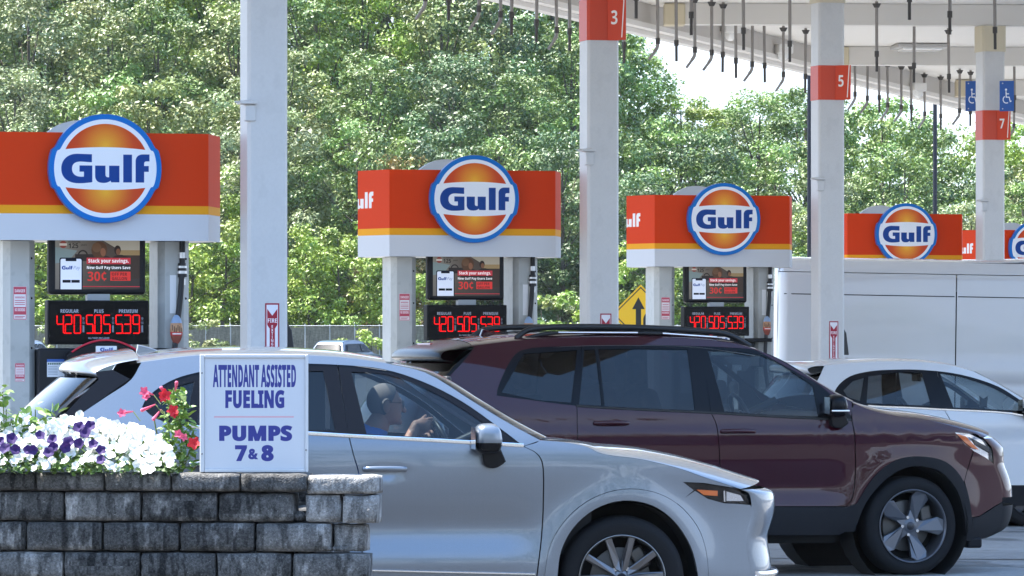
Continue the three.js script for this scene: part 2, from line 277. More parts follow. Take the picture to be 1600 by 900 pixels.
const logoTex = canvas(1024, 1024, (x, w) => {
  const c = w / 2, R = w * 0.47, path = (e) => { x.beginPath(); outline(R, e).forEach(([a, b], i) => (i ? x.lineTo(c + a, c - b) : x.moveTo(c + a, c - b))); x.closePath(); };
  x.fillStyle = '#0b70c2'; x.fillRect(0, 0, w, w);
  path(-R * 0.085); x.fillStyle = '#eceff4'; x.fill();
  x.save(); x.beginPath(); x.arc(c, c, R * 0.83, 0, 7); x.clip();
  for (const s of [-1, 1]) {
    const g = x.createRadialGradient(c, c + s * R * 0.42, R * 0.03, c, c + s * R * 0.40, R * 0.66); g.addColorStop(0, '#f3ae33'); g.addColorStop(0.35, '#e88a2a'); g.addColorStop(0.8, '#d04a1c'); g.addColorStop(1, '#cd4319');
    x.fillStyle = g; x.fillRect(0, s < 0 ? 0 : c, w, c);
  }
  x.restore();
  x.fillStyle = '#eceff4'; x.beginPath(); x.moveTo(c - R * 0.9, c - R * 0.335); x.quadraticCurveTo(c, c - R * 0.46, c + R * 0.9, c - R * 0.335); x.lineTo(c + R * 0.9, c + R * 0.335); x.quadraticCurveTo(c, c + R * 0.46, c - R * 0.9, c + R * 0.335); x.fill();
  gulfText(x, c, c, R * 1.66, '#0a3f8c');
});
const stripes = (x, w, h) => { x.fillStyle = '#d83c06'; x.fillRect(0, 0, w, h); x.fillStyle = '#eda21c'; x.fillRect(0, h * 0.675, w, h * 0.078); x.fillStyle = '#d0d2d6'; x.fillRect(0, h * 0.753, w, h); };
const bandTex = canvas(64, 256, stripes);
const endTex = (half) => canvas(256, 384, (x, w, h) => { stripes(x, w, h); gulfText(x, half ? w * 0.04 : w * 0.96, h * 0.345, 232, '#efe9e6'); });
const priceTex = canvas(1024, 432, (x, w, h) => {
  x.fillStyle = '#07070a'; x.fillRect(0, 0, w, h); x.fillStyle = '#b9bcc6'; x.textAlign = 'center'; x.font = 'bold 50px sans-serif';
  ['REGULAR', 'PLUS', 'PREMIUM'].forEach((t, i) => { x.save(); x.translate([210, 515, 822][i], 118); x.scale(0.86, 1); x.fillText(t, 0, 0); x.restore(); });
  x.font = 'bold 25px sans-serif'; x.fillText('ALL TAXES INCLUDED', 515, 385, 220);
  x.fillStyle = '#8d9099'; for (const i of [355, 662, 967]) { x.font = 'bold 40px sans-serif'; x.fillText('9', i, 190); x.fillRect(i - 12, 200, 24, 3); x.font = 'bold 34px sans-serif'; x.fillText('10', i, 234, 26); x.fillRect(i - 9, 246, 18, 70); }
});
const SEG = { 0: 'abcdef', 2: 'abged', 3: 'abgcd', 4: 'fgbc', 5: 'afgcd', 9: 'abcdfg' };
const ledTex = canvas(1024, 432, (x, w, h) => {
  x.fillStyle = '#000'; x.fillRect(0, 0, w, h); x.fillStyle = '#ff2a33';
  const dot = (a, b) => { x.beginPath(); x.arc(a, b, 7.2, 0, 7); x.fill(); };
  const line = (a, b, c, d, n) => { for (let i = 0; i <= n; i++) dot(lerp(a, c, i / n), lerp(b, d, i / n)); };
  const digit = (ch, ox) => { const W = 66, H = 92, y0 = 142; for (const s of SEG[ch]) ({ a: () => line(ox + 8, y0, ox + W - 8, y0, 4), d: () => line(ox + 8, y0 + 2 * H, ox + W - 8, y0 + 2 * H, 4), g: () => line(ox + 8, y0 + H, ox + W - 8, y0 + H, 4), f: () => line(ox, y0 + 10, ox, y0 + H - 10, 5), e: () => line(ox, y0 + H + 10, ox, y0 + 2 * H - 10, 5), b: () => line(ox + W, y0 + 10, ox + W, y0 + H - 10, 5), c: () => line(ox + W, y0 + H + 10, ox + W, y0 + 2 * H - 10, 5) })[s](); };
  [['4', '2', '0'], ['5', '0', '5'], ['5', '3', '9']].forEach((n, i) => { const o = 82 + i * 306; n.forEach((d, j) => digit(d, o + j * 92 - (j ? 6 : 0))); dot(o + 76, 142 + 184); });
});
const adTex = canvas(768, 420, (x, w, h) => {
  const g = x.createLinearGradient(0, 0, w, h); g.addColorStop(0, '#7d7a72'); g.addColorStop(0.5, '#4a4038'); g.addColorStop(1, '#35302e'); x.fillStyle = g; x.fillRect(0, 0, w, h);
  x.fillStyle = '#9a9384'; x.beginPath(); x.moveTo(430, 0); x.lineTo(w, 0); x.lineTo(w, 110); x.quadraticCurveTo(620, 150, 540, 60); x.fill();
  x.fillStyle = '#8a7450'; x.fillRect(570, 84, 198, 46); x.fillStyle = '#3a2f29'; x.fillRect(560, 128, 208, 200); x.fillStyle = '#6f7d7c'; x.beginPath(); x.moveTo(0, 60); x.lineTo(200, 90); x.lineTo(120, 180); x.lineTo(0, 200); x.fill();
  x.strokeStyle = '#241f1d'; x.lineWidth = 12; x.beginPath(); x.arc(250, 130, 40, 3.3, 6.1); x.stroke(); x.fillStyle = '#2b2523'; x.fillRect(180, 120, 170, 60);
  x.fillStyle = '#2c2422'; x.beginPath(); x.ellipse(420, 190, 110, 62, 0, 0, 7); x.fill(); x.beginPath(); x.ellipse(590, 190, 90, 66, 0, 0, 7); x.fill();
  x.fillStyle = '#4d3626'; x.beginPath(); x.arc(400, 84, 72, 0, 7); x.fill(); x.fillStyle = '#5e4430'; x.beginPath(); x.arc(376, 62, 42, 0, 7); x.fill(); x.fillStyle = '#7a513b'; x.beginPath(); x.ellipse(434, 102, 24, 36, -0.1, 0, 7); x.fill();
  x.fillStyle = '#2a201b'; x.beginPath(); x.ellipse(566, 84, 30, 40, 0, 0, 7); x.fill(); x.fillStyle = '#6b4834'; x.beginPath(); x.ellipse(572, 98, 20, 28, 0, 0, 7); x.fill();
  x.fillStyle = '#b4343c'; x.fillRect(285, 150, 400, 54); x.fillStyle = '#f0ebe8'; x.font = 'bold 42px sans-serif'; x.fillText('Stack your savings.', 298, 191, 372);
  x.font = 'bold 34px sans-serif'; x.fillText('New Gulf Pay Users Save', 284, 246, 400); x.fillStyle = '#c9352f'; x.font = 'bold 110px sans-serif'; x.fillText('30¢', 290, 348, 190); x.fillRect(500, 268, 184, 78); x.fillStyle = '#4a2222'; x.font = 'bold 36px sans-serif'; x.fillText('OFF PER', 512, 303, 160); x.fillText('GALLON', 512, 340, 160);
  x.fillStyle = '#a8343a'; x.fillRect(250, 392, 518, 8); x.fillStyle = '#0c1220'; x.beginPath(); x.roundRect(38, 150, 210, 290, 18); x.fill(); x.fillStyle = '#ccd3e2'; x.beginPath(); x.roundRect(48, 160, 190, 290, 14); x.fill(); x.fillStyle = '#0c1220'; x.fillRect(94, 158, 98, 22);
  gulfText(x, 108, 236, 98, '#163a80'); x.fillStyle = '#6f7da2'; x.font = 'italic 40px sans-serif'; x.fillText('Pay', 160, 250, 62); x.fillStyle = '#12161f'; x.fillRect(66, 340, 74, 24); x.fillRect(146, 340, 76, 24);
  x.fillStyle = '#22201f'; x.font = 'bold 56px sans-serif'; x.fillText('125', 118, 68); x.font = 'bold 17px sans-serif'; x.fillText('CELEBRATING', 116, 22, 170); x.font = 'italic 22px sans-serif'; x.fillText('years', 232, 48);
  x.fillStyle = '#7c3b33'; x.beginPath(); x.arc(72, 38, 32, 0, 7); x.fill(); x.fillStyle = '#b9b0a6'; x.fillRect(38, 28, 68, 20);
});
const warnTex = canvas(128, 256, (x, w, h) => {
  x.fillStyle = '#e8e1e2'; x.fillRect(0, 0, w, h); x.strokeStyle = '#c2495a'; x.lineWidth = 5; x.strokeRect(5, 5, w - 10, h - 10); x.fillStyle = '#c2495a'; x.fillRect(8, 8, w - 16, 52); x.fillRect(8, 158, w - 16, 58);
  x.fillStyle = '#f2e8ea'; x.font = 'bold 34px sans-serif'; x.fillText('DANGER', 14, 46, 100); x.fillText('NO SMOKING', 14, 190, 100); x.fillStyle = '#c2495a'; x.font = 'bold 22px sans-serif'; x.fillText('WARNING', 18, 92, 92); for (let i = 0; i < 3; i++) x.fillRect(16, 106 + i * 15, 96, 5); x.fillRect(16, 228, 96, 5); x.fillRect(16, 238, 80, 4);
});
const noticeTex = canvas(128, 128, (x, w, h) => { x.fillStyle = '#d9dde2'; x.fillRect(0, 0, w, h); x.fillStyle = '#2f5ea8'; x.fillRect(0, 0, w, 20); x.fillStyle = '#3c5a44'; for (let i = 0; i < 9; i++) x.fillRect(6 + i * 13, 26, 9, 14); x.fillStyle = '#8f98a4'; for (let i = 0; i < 6; i++) x.fillRect(8, 52 + i * 11, 66, 4); });
const tagTex = canvas(128, 128, (x, w, h) => { x.fillStyle = '#8fa6c4'; x.fillRect(0, 0, w, 40); x.fillStyle = '#b98a63'; x.fillRect(0, 36, w, 40); x.fillStyle = '#5c3f30'; for (let i = 0; i < 6; i++) x.fillRect(14 + i * 18, 44 + (i % 3) * 6, 10, 24); x.fillStyle = '#c23a3a'; x.fillRect(0, 74, w, 16); x.fillStyle = '#efe6e2'; x.fillRect(20, 79, 88, 6); x.fillStyle = '#8e4a3c'; x.fillRect(0, 90, w, 40); });
{
  const grime = dataTex(256, 512, (u, v) => { const a = fbm(u * 5, v * 12, 4), s = smooth(0.6, 0.72, fbm(u * 22, v * 44 + 7, 3)); const l = 0.86 + 0.10 * (a - 0.5) - 0.035 * s; return [l, l * 0.995, l * 0.97]; });
  const M = { sign: phys(0xffffff, 0.55, 0, { specularIntensity: 0.35, map: bandTex }), endA: phys(0xffffff, 0.55, 0, { specularIntensity: 0.35, map: endTex(1) }), endB: phys(0xffffff, 0.55, 0, { specularIntensity: 0.35, map: endTex(0) }), edge: std([0.02, 0.13, 0.47], 0.35), logo: phys(0xffffff, 0.4, 0, { specularIntensity: 0.4, map: logoTex }), back: std([0.50, 0.52, 0.55], 0.4, 0.3), post: std([0.64, 0.66, 0.67], 0.45, 0.15, { map: grime }), black: phys([0.010, 0.010, 0.012], 0.4, 0, { specularIntensity: 0.45 }), body: phys([0.016, 0.017, 0.021], 0.4, 0, { specularIntensity: 0.5 }), grey: std([0.30, 0.32, 0.34], 0.4, 0.3),
    price: phys(0xffffff, 0.25, 0, { specularIntensity: 0.35, map: priceTex, emissiveMap: ledTex, emissive: new THREE.Color(1, 0.03, 0.045), emissiveIntensity: 0.5 }), ad: phys(0xffffff, 0.25, 0, { specularIntensity: 0.4, map: adTex, emissiveMap: adTex, emissive: new THREE.Color(1, 1, 1), emissiveIntensity: 0.12 }),
    warn: std(0xffffff, 0.5, 0, { map: warnTex }), notice: std(0xffffff, 0.5, 0, { map: noticeTex }), tag: std(0xffffff, 0.3, 0, { map: tagTex }), rubber: std([0.012, 0.012, 0.013], 0.5), silver: std([0.7, 0.7, 0.7], 0.3, 0.7), white: std([0.8, 0.8, 0.8], 0.4), red: std([0.6, 0.02, 0.05], 0.35), lcd: std([0.25, 0.28, 0.26], 0.2), kerb: std([0.46, 0.45, 0.43], 0.9) };
  const SB = 2.452, SH = 0.752;
  const D = new THREE.Group();
  // topper sign: six faces
  const sg = new THREE.Group(); sg.name = 'topper_sign'; D.add(sg);
  const face = (x0, z0, x1, z1, mat, nm) => { const g = new THREE.BufferGeometry(), y0 = SB, y1 = SB + SH; g.setAttribute('position', new THREE.Float32BufferAttribute([x0, y0, z0, x1, y0, z1, x1, y1, z1, x0, y0, z0, x1, y1, z1, x0, y1, z0], 3)); g.setAttribute('uv', new THREE.Float32BufferAttribute([0, 0, 1, 0, 1, 1, 0, 0, 1, 1, 0, 1], 2)); g.computeVertexNormals(); mk(nm, g, mat, sg); };
  const hx = 0.745, ax = 0.92, hz = 0.45;
  face(-hx, hz, hx, hz, M.sign, 'face_panel'); face(hx, hz, ax, 0, M.sign, 'end_panel'); face(ax, 0, hx, -hz, M.sign, 'end_panel'); face(hx, -hz, -hx, -hz, M.sign, 'face_panel'); face(-hx, -hz, -ax, 0, M.endB, 'end_panel'); face(-ax, 0, -hx, hz, M.endA, 'end_panel');
  const hex = new THREE.Shape([[-hx, hz], [hx, hz], [ax, 0], [hx, -hz], [-hx, -hz], [-ax, 0]].map(([a, b]) => new THREE.Vector2(a * 0.994, b * 0.994)));
  for (const y of [SB + 0.004, SB + SH - 0.03]) { const g = new THREE.ExtrudeGeometry(hex, { depth: 0.02, bevelEnabled: false }); g.rotateX(-Math.PI / 2); g.translate(0, y, 0); mk(y < 3 ? 'bottom_panel' : 'top_panel', g, M.white, sg); }
  // logo discs, front and back
  const R = 0.375, ds = new THREE.Shape(outline(R, 0).map(([a, b]) => new THREE.Vector2(a, b)));
  for (const s of [1, -1]) {
    const g = new THREE.ExtrudeGeometry(ds, { depth: 0.05, bevelEnabled: true, bevelSize: 0.006, bevelThickness: 0.006, bevelSegments: 2, curveSegments: 12 });
    const grp = mk('logo_disc', g.translate(0, 0, -0.006), s > 0 ? M.edge : M.back, D);
    const fg = new THREE.ShapeGeometry(new THREE.Shape(outline(R, 0.001).map(([a, b]) => new THREE.Vector2(a, b)))); uvXY(fg, 0.47 / R, 0.47 / R, 0.5, 0.5); fg.translate(0, 0, 0.0525);
    mk('logo_print', fg, M.logo, grp); const bk = new THREE.CircleGeometry(R * 0.985, 48); bk.rotateY(Math.PI); bk.translate(0, 0, -0.0135); mk('disc_back', bk, M.back, grp);
    grp.position.set(0, 2.952, s * (hz + 0.018)); if (s < 0) grp.rotation.y = Math.PI;
  }
  // posts
  const oct = (w, d) => { const c = 0.045, s = new THREE.Shape([[-w + c, -d], [w - c, -d], [w, -d + c], [w, d - c], [w - c, d], [-w + c, d], [-w, d - c], [-w, -d + c]].map(([a, b]) => new THREE.Vector2(a, b))); const g = new THREE.ExtrudeGeometry(s, { depth: SB + 0.18, bevelEnabled: false }); g.rotateX(-Math.PI / 2); g.translate(0, -0.18, 0); const p = g.attributes.position, uv = g.attributes.uv; for (let i = 0; i < p.count; i++) uv.setXY(i, (p.getX(i) + p.getZ(i)) * 0.9, p.getY(i) / 2.5); return g; };
  for (const s of [-1, 1]) {
    const p = mk('post', oct(0.112, 0.20).translate(s * 0.55, 0, 0), M.post, D);
    const w = flat(0.095, 0.235); w.translate(s * 0.55 + (s < 0 ? 0.0 : -0.02), s < 0 ? 2.015 : 2.0, 0.203); if (s < 0) mk('warning_sticker', w, M.warn, p);
    const w2 = flat(s < 0 ? 0.07 : 0.045, s < 0 ? 0.13 : 0.27); w2.translate(s * 0.55 + (s < 0 ? 0.0 : -0.01), s < 0 ? 1.53 : 2.08, 0.203); mk('sticker', w2, s < 0 ? M.warn : M.white, p);
    for (const y of [2.33, 2.05, 1.7]) mk('rivet', new THREE.SphereGeometry(0.009, 6, 4).translate(s * 0.55 + 0.085, y, 0.183), M.black, p);
  }
  // screen and price board, front; both have a plain rear
  const scr = mk('video_screen', rbox(-0.355, 0.335, 2.075, SB + 0.06, 0.16, 0.26, 0.025), M.black, D), sp = flat(0.60, 0.345); sp.translate(-0.01, 2.285, 0.2625); mk('display', sp, M.ad, scr);
  mk('screen_mount', box(-0.08, 0.08, 2.02, 2.08, 0.17, 0.25), M.grey, D);
  const pr = mk('price_board', rbox(-0.365, 0.355, 1.725, 2.035, 0.14, 0.27, 0.008), M.black, D), pp = flat(0.70, 0.297); pp.translate(-0.005, 1.88, 0.2725); mk('price_display', pp, M.price, pr);
  // dispenser cabinet with arched hood
  const cb = mk('cabinet', rbox(-0.43, 0.43, 0.12, 1.70, -0.26, 0.24, 0.02), M.body, D);
  const st = flat(0.13, 0.125); st.translate(-0.30, 1.56, 0.2425); mk('notice', st, M.notice, cb);
  const hood = new THREE.Shape(); hood.moveTo(-0.23, 1.48); hood.lineTo(-0.23, 1.62); hood.quadraticCurveTo(0.03, 1.80, 0.29, 1.62); hood.lineTo(0.29, 1.48); hood.closePath();
  const hd = mk('hood', new THREE.ExtrudeGeometry(hood, { depth: 0.10, bevelEnabled: true, bevelSize: 0.012, bevelThickness: 0.012, bevelSegments: 2, curveSegments: 20 }).translate(0, 0.025, 0.245), M.black, D);
  const rc = []; for (let i = 0; i <= 12; i++) { const t = i / 12; rc.push(V3(lerp(-0.21, 0.27, t), 1.672 + 0.17 * t * (1 - t) * 2, 0.362)); } mk('red_stripe', tube(rc, 0.007, 24, 5), M.red, hd);
  const bt = canvas(128, 48, (x, w, h) => { x.fillStyle = '#e9ecf2'; x.fillRect(0, 0, w, h); gulfText(x, 64, 24, 84, '#17479c'); });
  const bd = mk('badge', rbox(-0.04, 0.11, 1.665, 1.715, 0.352, 0.366, 0.006), M.white, hd), bp = flat(0.142, 0.045); bp.translate(0.035, 1.69, 0.368); mk('badge_print', bp, std(0xffffff, 0.4, 0, { map: bt }), bd);
  mk('amount_display', rbox(-0.10, 0.16, 1.52, 1.60, 0.352, 0.364, 0.004), M.lcd, hd);
  mk('keypad', rbox(-0.40, -0.27, 1.12, 1.38, 0.235, 0.262, 0.01), M.grey, D);
  for (const x of [-0.10, 0.06, 0.22]) mk('nozzle_boot', rbox(x - 0.05, x + 0.05, 1.05, 1.42, 0.235, 0.275, 0.012), M.grey, D);
  mk('shelf', rbox(0.30, 0.60, 1.66, 1.70, 0.20, 0.30, 0.008), M.black, D);
  // hoses with breakaway couplings and round advertising tags
  for (const s of [1, -1]) {
    const z = s * 0.215, x = s * 0.605;
    const ho = mk('hose', tube([V3(x, SB + 0.02, z), V3(x, 2.32, z), V3(x - s * 0.015, 2.1, z + s * 0.02), V3(x - s * 0.06, 1.75, z + s * 0.05), V3(x - s * 0.085, 1.4, z + s * 0.09), V3(x - s * 0.05, 0.9, z + s * 0.13), V3(x - s * 0.22, 0.62, z + s * 0.13), V3(x - s * 0.34, 0.9, z + s * 0.10), V3(x - s * 0.36, 1.2, z + s * 0.06)], 0.021, 60, 8), M.rubber, D);
    mk('coupling', rod(V3(x, 2.20, z), V3(x - s * 0.004, 2.30, z), 0.034, 10, 0.028), M.rubber, ho);
    for (const [y0, y1, r] of [[2.335, 2.375, 0.024], [2.265, 2.28, 0.036], [2.225, 2.245, 0.0365], [2.145, 2.19, 0.025]]) mk('collar', rod(V3(x - s * 0.004, y0, z), V3(x - s * 0.004, y1, z), r, 10), M.silver, ho);
    const tg = new THREE.SphereGeometry(1, 16, 12); uvXY(tg, 0.5, 0.5, 0.5, 0.5); tg.scale(0.046, 0.105, 0.028); tg.translate(x - s * 0.055, 1.83, z + s * 0.06); mk('hose_tag', tg, M.tag, ho);
    mk('nozzle', merge([rbox(x - s * 0.36 - 0.03, x - s * 0.36 + 0.03, 1.18, 1.36, z + s * 0.06 - 0.03, z + s * 0.06 + 0.03, 0.015), rod(V3(x - s * 0.36, 1.34, z + s * 0.05), V3(x - s * 0.45, 1.22, z + s * 0.03), 0.014)]), M.rubber, D);
  }
  const islandShape = mk('island_kerb', rbox(-1.1, 1.9, -0.2, 0.13, -0.45, 0.45, 0.06), M.kerb, D);
  const words = ['behind the silver car, beside the unnumbered column', 'beside column 3, behind the maroon car', 'beside column 5, in front of the white van', 'beside column 7, behind the white van', 'behind column 7, past the white van'];
  const dp = [[164, 263.5, 224], [741, 311, 180], [1131, 342.5, 148.5], [1416, 365.5, 127], [1618, 381, 110.5]];
  dp.forEach(([u, v, s], k) => {
    const o = k ? D.clone() : D, c = at(u, v, F / s), lo = V3(0, 2.952, 0.50).applyAxisAngle(V3(0, 1, 0), ISL);
    o.name = numbered('fuel_dispenser'); scene.add(o); tag(o, 'fuel dispenser with orange topper sign ' + words[k], 'fuel pump', 'fuel dispensers under the canopy');
    o.position.set(c.x - lo.x, Math.min(0.1, c.y - lo.y), c.z - lo.z); o.rotation.y = ISL;
  });
}

// ---------- vehicles ----------
// A body side is a height field z = W(x, y) over the car's own length and height; outlines are traced on the photograph and
// carried onto that surface, then triangulated, so every panel is a real curved sheet with a turned-in edge.
function carTool(group, W) {
  const inv = (u, v) => { const d = V3((u - 800) / F, (HOR - v) / F, -1), o = V3(0, EYE, 0).sub(group.position), q = V3(0, 1, 0); d.applyAxisAngle(q, -group.rotation.y); o.applyAxisAngle(q, -group.rotation.y); return [o, d]; };
  const L = (u, v, zl) => { const [o, d] = inv(u, v), t = (zl - o.z) / d.z; return V3(o.x + d.x * t, o.y + d.y * t, zl); };
  const S = (u, v) => { let z = 0.85, p; for (let i = 0; i < 7; i++) { p = L(u, v, z); z = W(p.x, p.y); } return L(u, v, z); };
  const out = (list) => list.map(([u, v]) => { const p = S(u, v); return [p.x, p.y]; });
  return { L, S, out };
}
function refine(pts, holes, edge) {
  const c = pts.map((p) => new THREE.Vector2(...p)), hs = (holes || []).map((h) => h.map((p) => new THREE.Vector2(...p)));
  if (THREE.ShapeUtils.isClockWise(c)) c.reverse(); for (const h of hs) if (!THREE.ShapeUtils.isClockWise(h)) h.reverse();
  const all = [...c, ...hs.flat()].map((p) => [p.x, p.y]); let tris = THREE.ShapeUtils.triangulateShape(c, hs).filter((t) => { const [a, b, d] = t.map((i) => all[i]); return Math.abs((b[0] - a[0]) * (d[1] - a[1]) - (d[0] - a[0]) * (b[1] - a[1])) > 1e-9; });
  for (let it = 0; it < 14; it++) {
    const mid = new Map(), next = []; let any = false;
    for (const t of tris) {
      let best = -1, bl = edge; for (let k = 0; k < 3; k++) { const a = all[t[k]], b = all[t[(k + 1) % 3]], l = Math.hypot(a[0] - b[0], a[1] - b[1]); if (l > bl) { bl = l; best = k; } }
      if (best < 0) { next.push(t); continue; }
      any = true; const a = t[best], b = t[(best + 1) % 3], o = t[(best + 2) % 3], key = a < b ? a + '_' + b : b + '_' + a;
      if (!mid.has(key)) { mid.set(key, all.length); all.push([(all[a][0] + all[b][0]) / 2, (all[a][1] + all[b][1]) / 2]); }
      const m = mid.get(key); next.push([a, m, o], [m, b, o]);
    }
    tris = next; if (!any) break;
  }
  // weld coincident midpoints made in different passes
  const seen = new Map(), map = all.map((p) => { const k = Math.round(p[0] * 1e5) + ',' + Math.round(p[1] * 1e5); if (!seen.has(k)) seen.set(k, seen.size); return seen.get(k); }), uniq = []; all.forEach((p, i) => { uniq[map[i]] = p; });
  return [uniq, tris.map((t) => t.map((i) => map[i])).filter((t) => t[0] !== t[1] && t[1] !== t[2] && t[0] !== t[2])];
}
function skin(pts, W, { holes, side = 1, off = 0, edge = 0.07, lip = 0.02 } = {}) {
  const [P, T] = refine(pts, holes, edge), pos = [], nor = [], uv = [], idx = [], e = 0.004;
  for (const [x, y] of P) {
    const z = W(x, y) + off, gx = (W(x + e, y) - W(x - e, y)) / (2 * e), gy = (W(x, y + e) - W(x, y - e)) / (2 * e), n = V3(-gx, -gy, 1).normalize();
    pos.push(x, y, side * z); nor.push(n.x, n.y, side * n.z); uv.push(x, y);
  }
  const cnt = new Map(); for (const t of T) for (let k = 0; k < 3; k++) { const a = t[k], b = t[(k + 1) % 3], key = Math.min(a, b) + '_' + Math.max(a, b); cnt.set(key, (cnt.get(key) || 0) + 1); }
  for (const t of T) idx.push(...(side > 0 ? t : [t[0], t[2], t[1]]));
  if (lip) for (const t of T) for (let k = 0; k < 3; k++) {
    const a = t[k], b = t[(k + 1) % 3]; if (cnt.get(Math.min(a, b) + '_' + Math.max(a, b)) !== 1) continue;
    const A = P[a], B = P[b], l = Math.hypot(B[0] - A[0], B[1] - A[1]) || 1, nx = (B[1] - A[1]) / l, ny = -(B[0] - A[0]) / l, s = pos.length / 3;
    for (const [q, d] of [[a, 0], [b, 0], [b, lip], [a, lip]]) { pos.push(pos[3 * q] - nx * (d ? 0.002 : 0), pos[3 * q + 1] - ny * (d ? 0.002 : 0), pos[3 * q + 2] - side * d); nor.push(nx, ny, 0); uv.push(P[q][0], P[q][1]); }
    idx.push(...(side > 0 ? [s, s + 2, s + 1, s, s + 3, s + 2] : [s, s + 1, s + 2, s, s + 2, s + 3]));
  }
  const g = new THREE.BufferGeometry(); g.setAttribute('position', new THREE.Float32BufferAttribute(pos, 3)); g.setAttribute('normal', new THREE.Float32BufferAttribute(nor, 3)); g.setAttribute('uv', new THREE.Float32BufferAttribute(uv, 2)); g.setIndex(idx); return g;
}
// a sheet from the near edge of the body across to the mirrored far edge, bulging by bulge(t) = [dx, dy]
function across(edge3, bulge, { n = 2.4, m = 1.6, rows = 24, sub = 6, off = 0 } = {}) {
  const c = new THREE.CatmullRomCurve3(edge3, false, 'centripetal'), N = (edge3.length - 1) * sub, pos = [], uv = [], idx = [];
  for (let i = 0; i <= N; i++) {
    const t = i / N, p = c.getPoint(t), [bx, by] = bulge(t);
    for (let j = 0; j <= rows; j++) { const a = -Math.cos(Math.PI * j / rows), s = a, f = Math.pow(Math.max(0, 1 - Math.pow(Math.abs(s), n)), 1 / m); const x = p.x + bx * f, y = p.y + by * f + off; pos.push(x, y, p.z * s); uv.push(x, p.z * s); }
  }
  for (let i = 0; i < N; i++) for (let j = 0; j < rows; j++) { const a = i * (rows + 1) + j, b = a + rows + 1; idx.push(a, a + 1, b, a + 1, b + 1, b); }
  const g = new THREE.BufferGeometry(); g.setAttribute('position', new THREE.Float32BufferAttribute(pos, 3)); g.setAttribute('uv', new THREE.Float32BufferAttribute(uv, 2)); g.setIndex(idx); g.computeVertexNormals(); return g;
}
// a moulding of rectangular section laid along the body side
function strip(list, W, h, proud, side = 1, sink = 0.01) {
  const pos = [], idx = [];
  list.forEach(([x, y], i) => { const z = W(x, y), q = list[Math.min(i + 1, list.length - 1)], r = list[Math.max(i - 1, 0)], l = Math.hypot(q[0] - r[0], q[1] - r[1]) || 1, nx = -(q[1] - r[1]) / l * h, ny = (q[0] - r[0]) / l * h; for (const [s, o] of [[1, -sink], [1, proud * 0.6], [0.6, proud], [-0.6, proud], [-1, proud * 0.6], [-1, -sink]]) pos.push(x + nx * s, y + ny * s, side * (z + o)); });
  for (let i = 0; i < list.length - 1; i++) for (let k = 0; k < 5; k++) { const a = i * 6 + k, b = a + 6; idx.push(...(side > 0 ? [a, a + 1, b, a + 1, b + 1, b] : [a, b, a + 1, a + 1, b, b + 1])); }
  const g = new THREE.BufferGeometry(); g.setAttribute('position', new THREE.Float32BufferAttribute(pos, 3)); g.setIndex(idx); return toCreasedNormals(g, 0.6);
}
const lathe = (pts, seg = 48) => { const g = new THREE.LatheGeometry(pts.map(([r, z]) => new THREE.Vector2(r, z)), seg); g.rotateX(Math.PI / 2); return g; };
const VM = {
  rubber: phys([0.012, 0.012, 0.013], 0.8, 0, { specularIntensity: 0.4 }), black: std([0.012, 0.012, 0.013], 0.45), gloss: phys([0.006, 0.006, 0.008], 0.25, 0, { specularIntensity: 0.4 }), under: std([0.006, 0.006, 0.006], 0.95), chrome: std([0.82, 0.82, 0.83], 0.12, 1), alloy: std([0.42, 0.42, 0.43], 0.25, 0.9), disc: std([0.10, 0.095, 0.09], 0.45, 0.8), dark: std([0.05, 0.05, 0.055], 0.35, 0.6),
  lamp: phys([0.9, 0.92, 0.95], 0.04, 0, { transmission: 1, thickness: 0, ior: 1.45 }), amber: phys([0.85, 0.16, 0.015], 0.25, 0, { clearcoat: 1 }), redlamp: phys([0.55, 0.02, 0.02], 0.2, 0, { clearcoat: 1 }), refl: std([0.8, 0.8, 0.82], 0.15, 0.9), seat: std([0.035, 0.034, 0.034], 0.8), dash: std([0.03, 0.03, 0.032], 0.7), liner: std([0.30, 0.29, 0.27], 0.9), clad: phys([0.010, 0.010, 0.012], 0.6, 0, { specularIntensity: 0.4 })
};
const glass = (c, r = 0.015) => phys(c, r, 0, { transmission: 1, thickness: 0, ior: 1.52, side: THREE.DoubleSide });
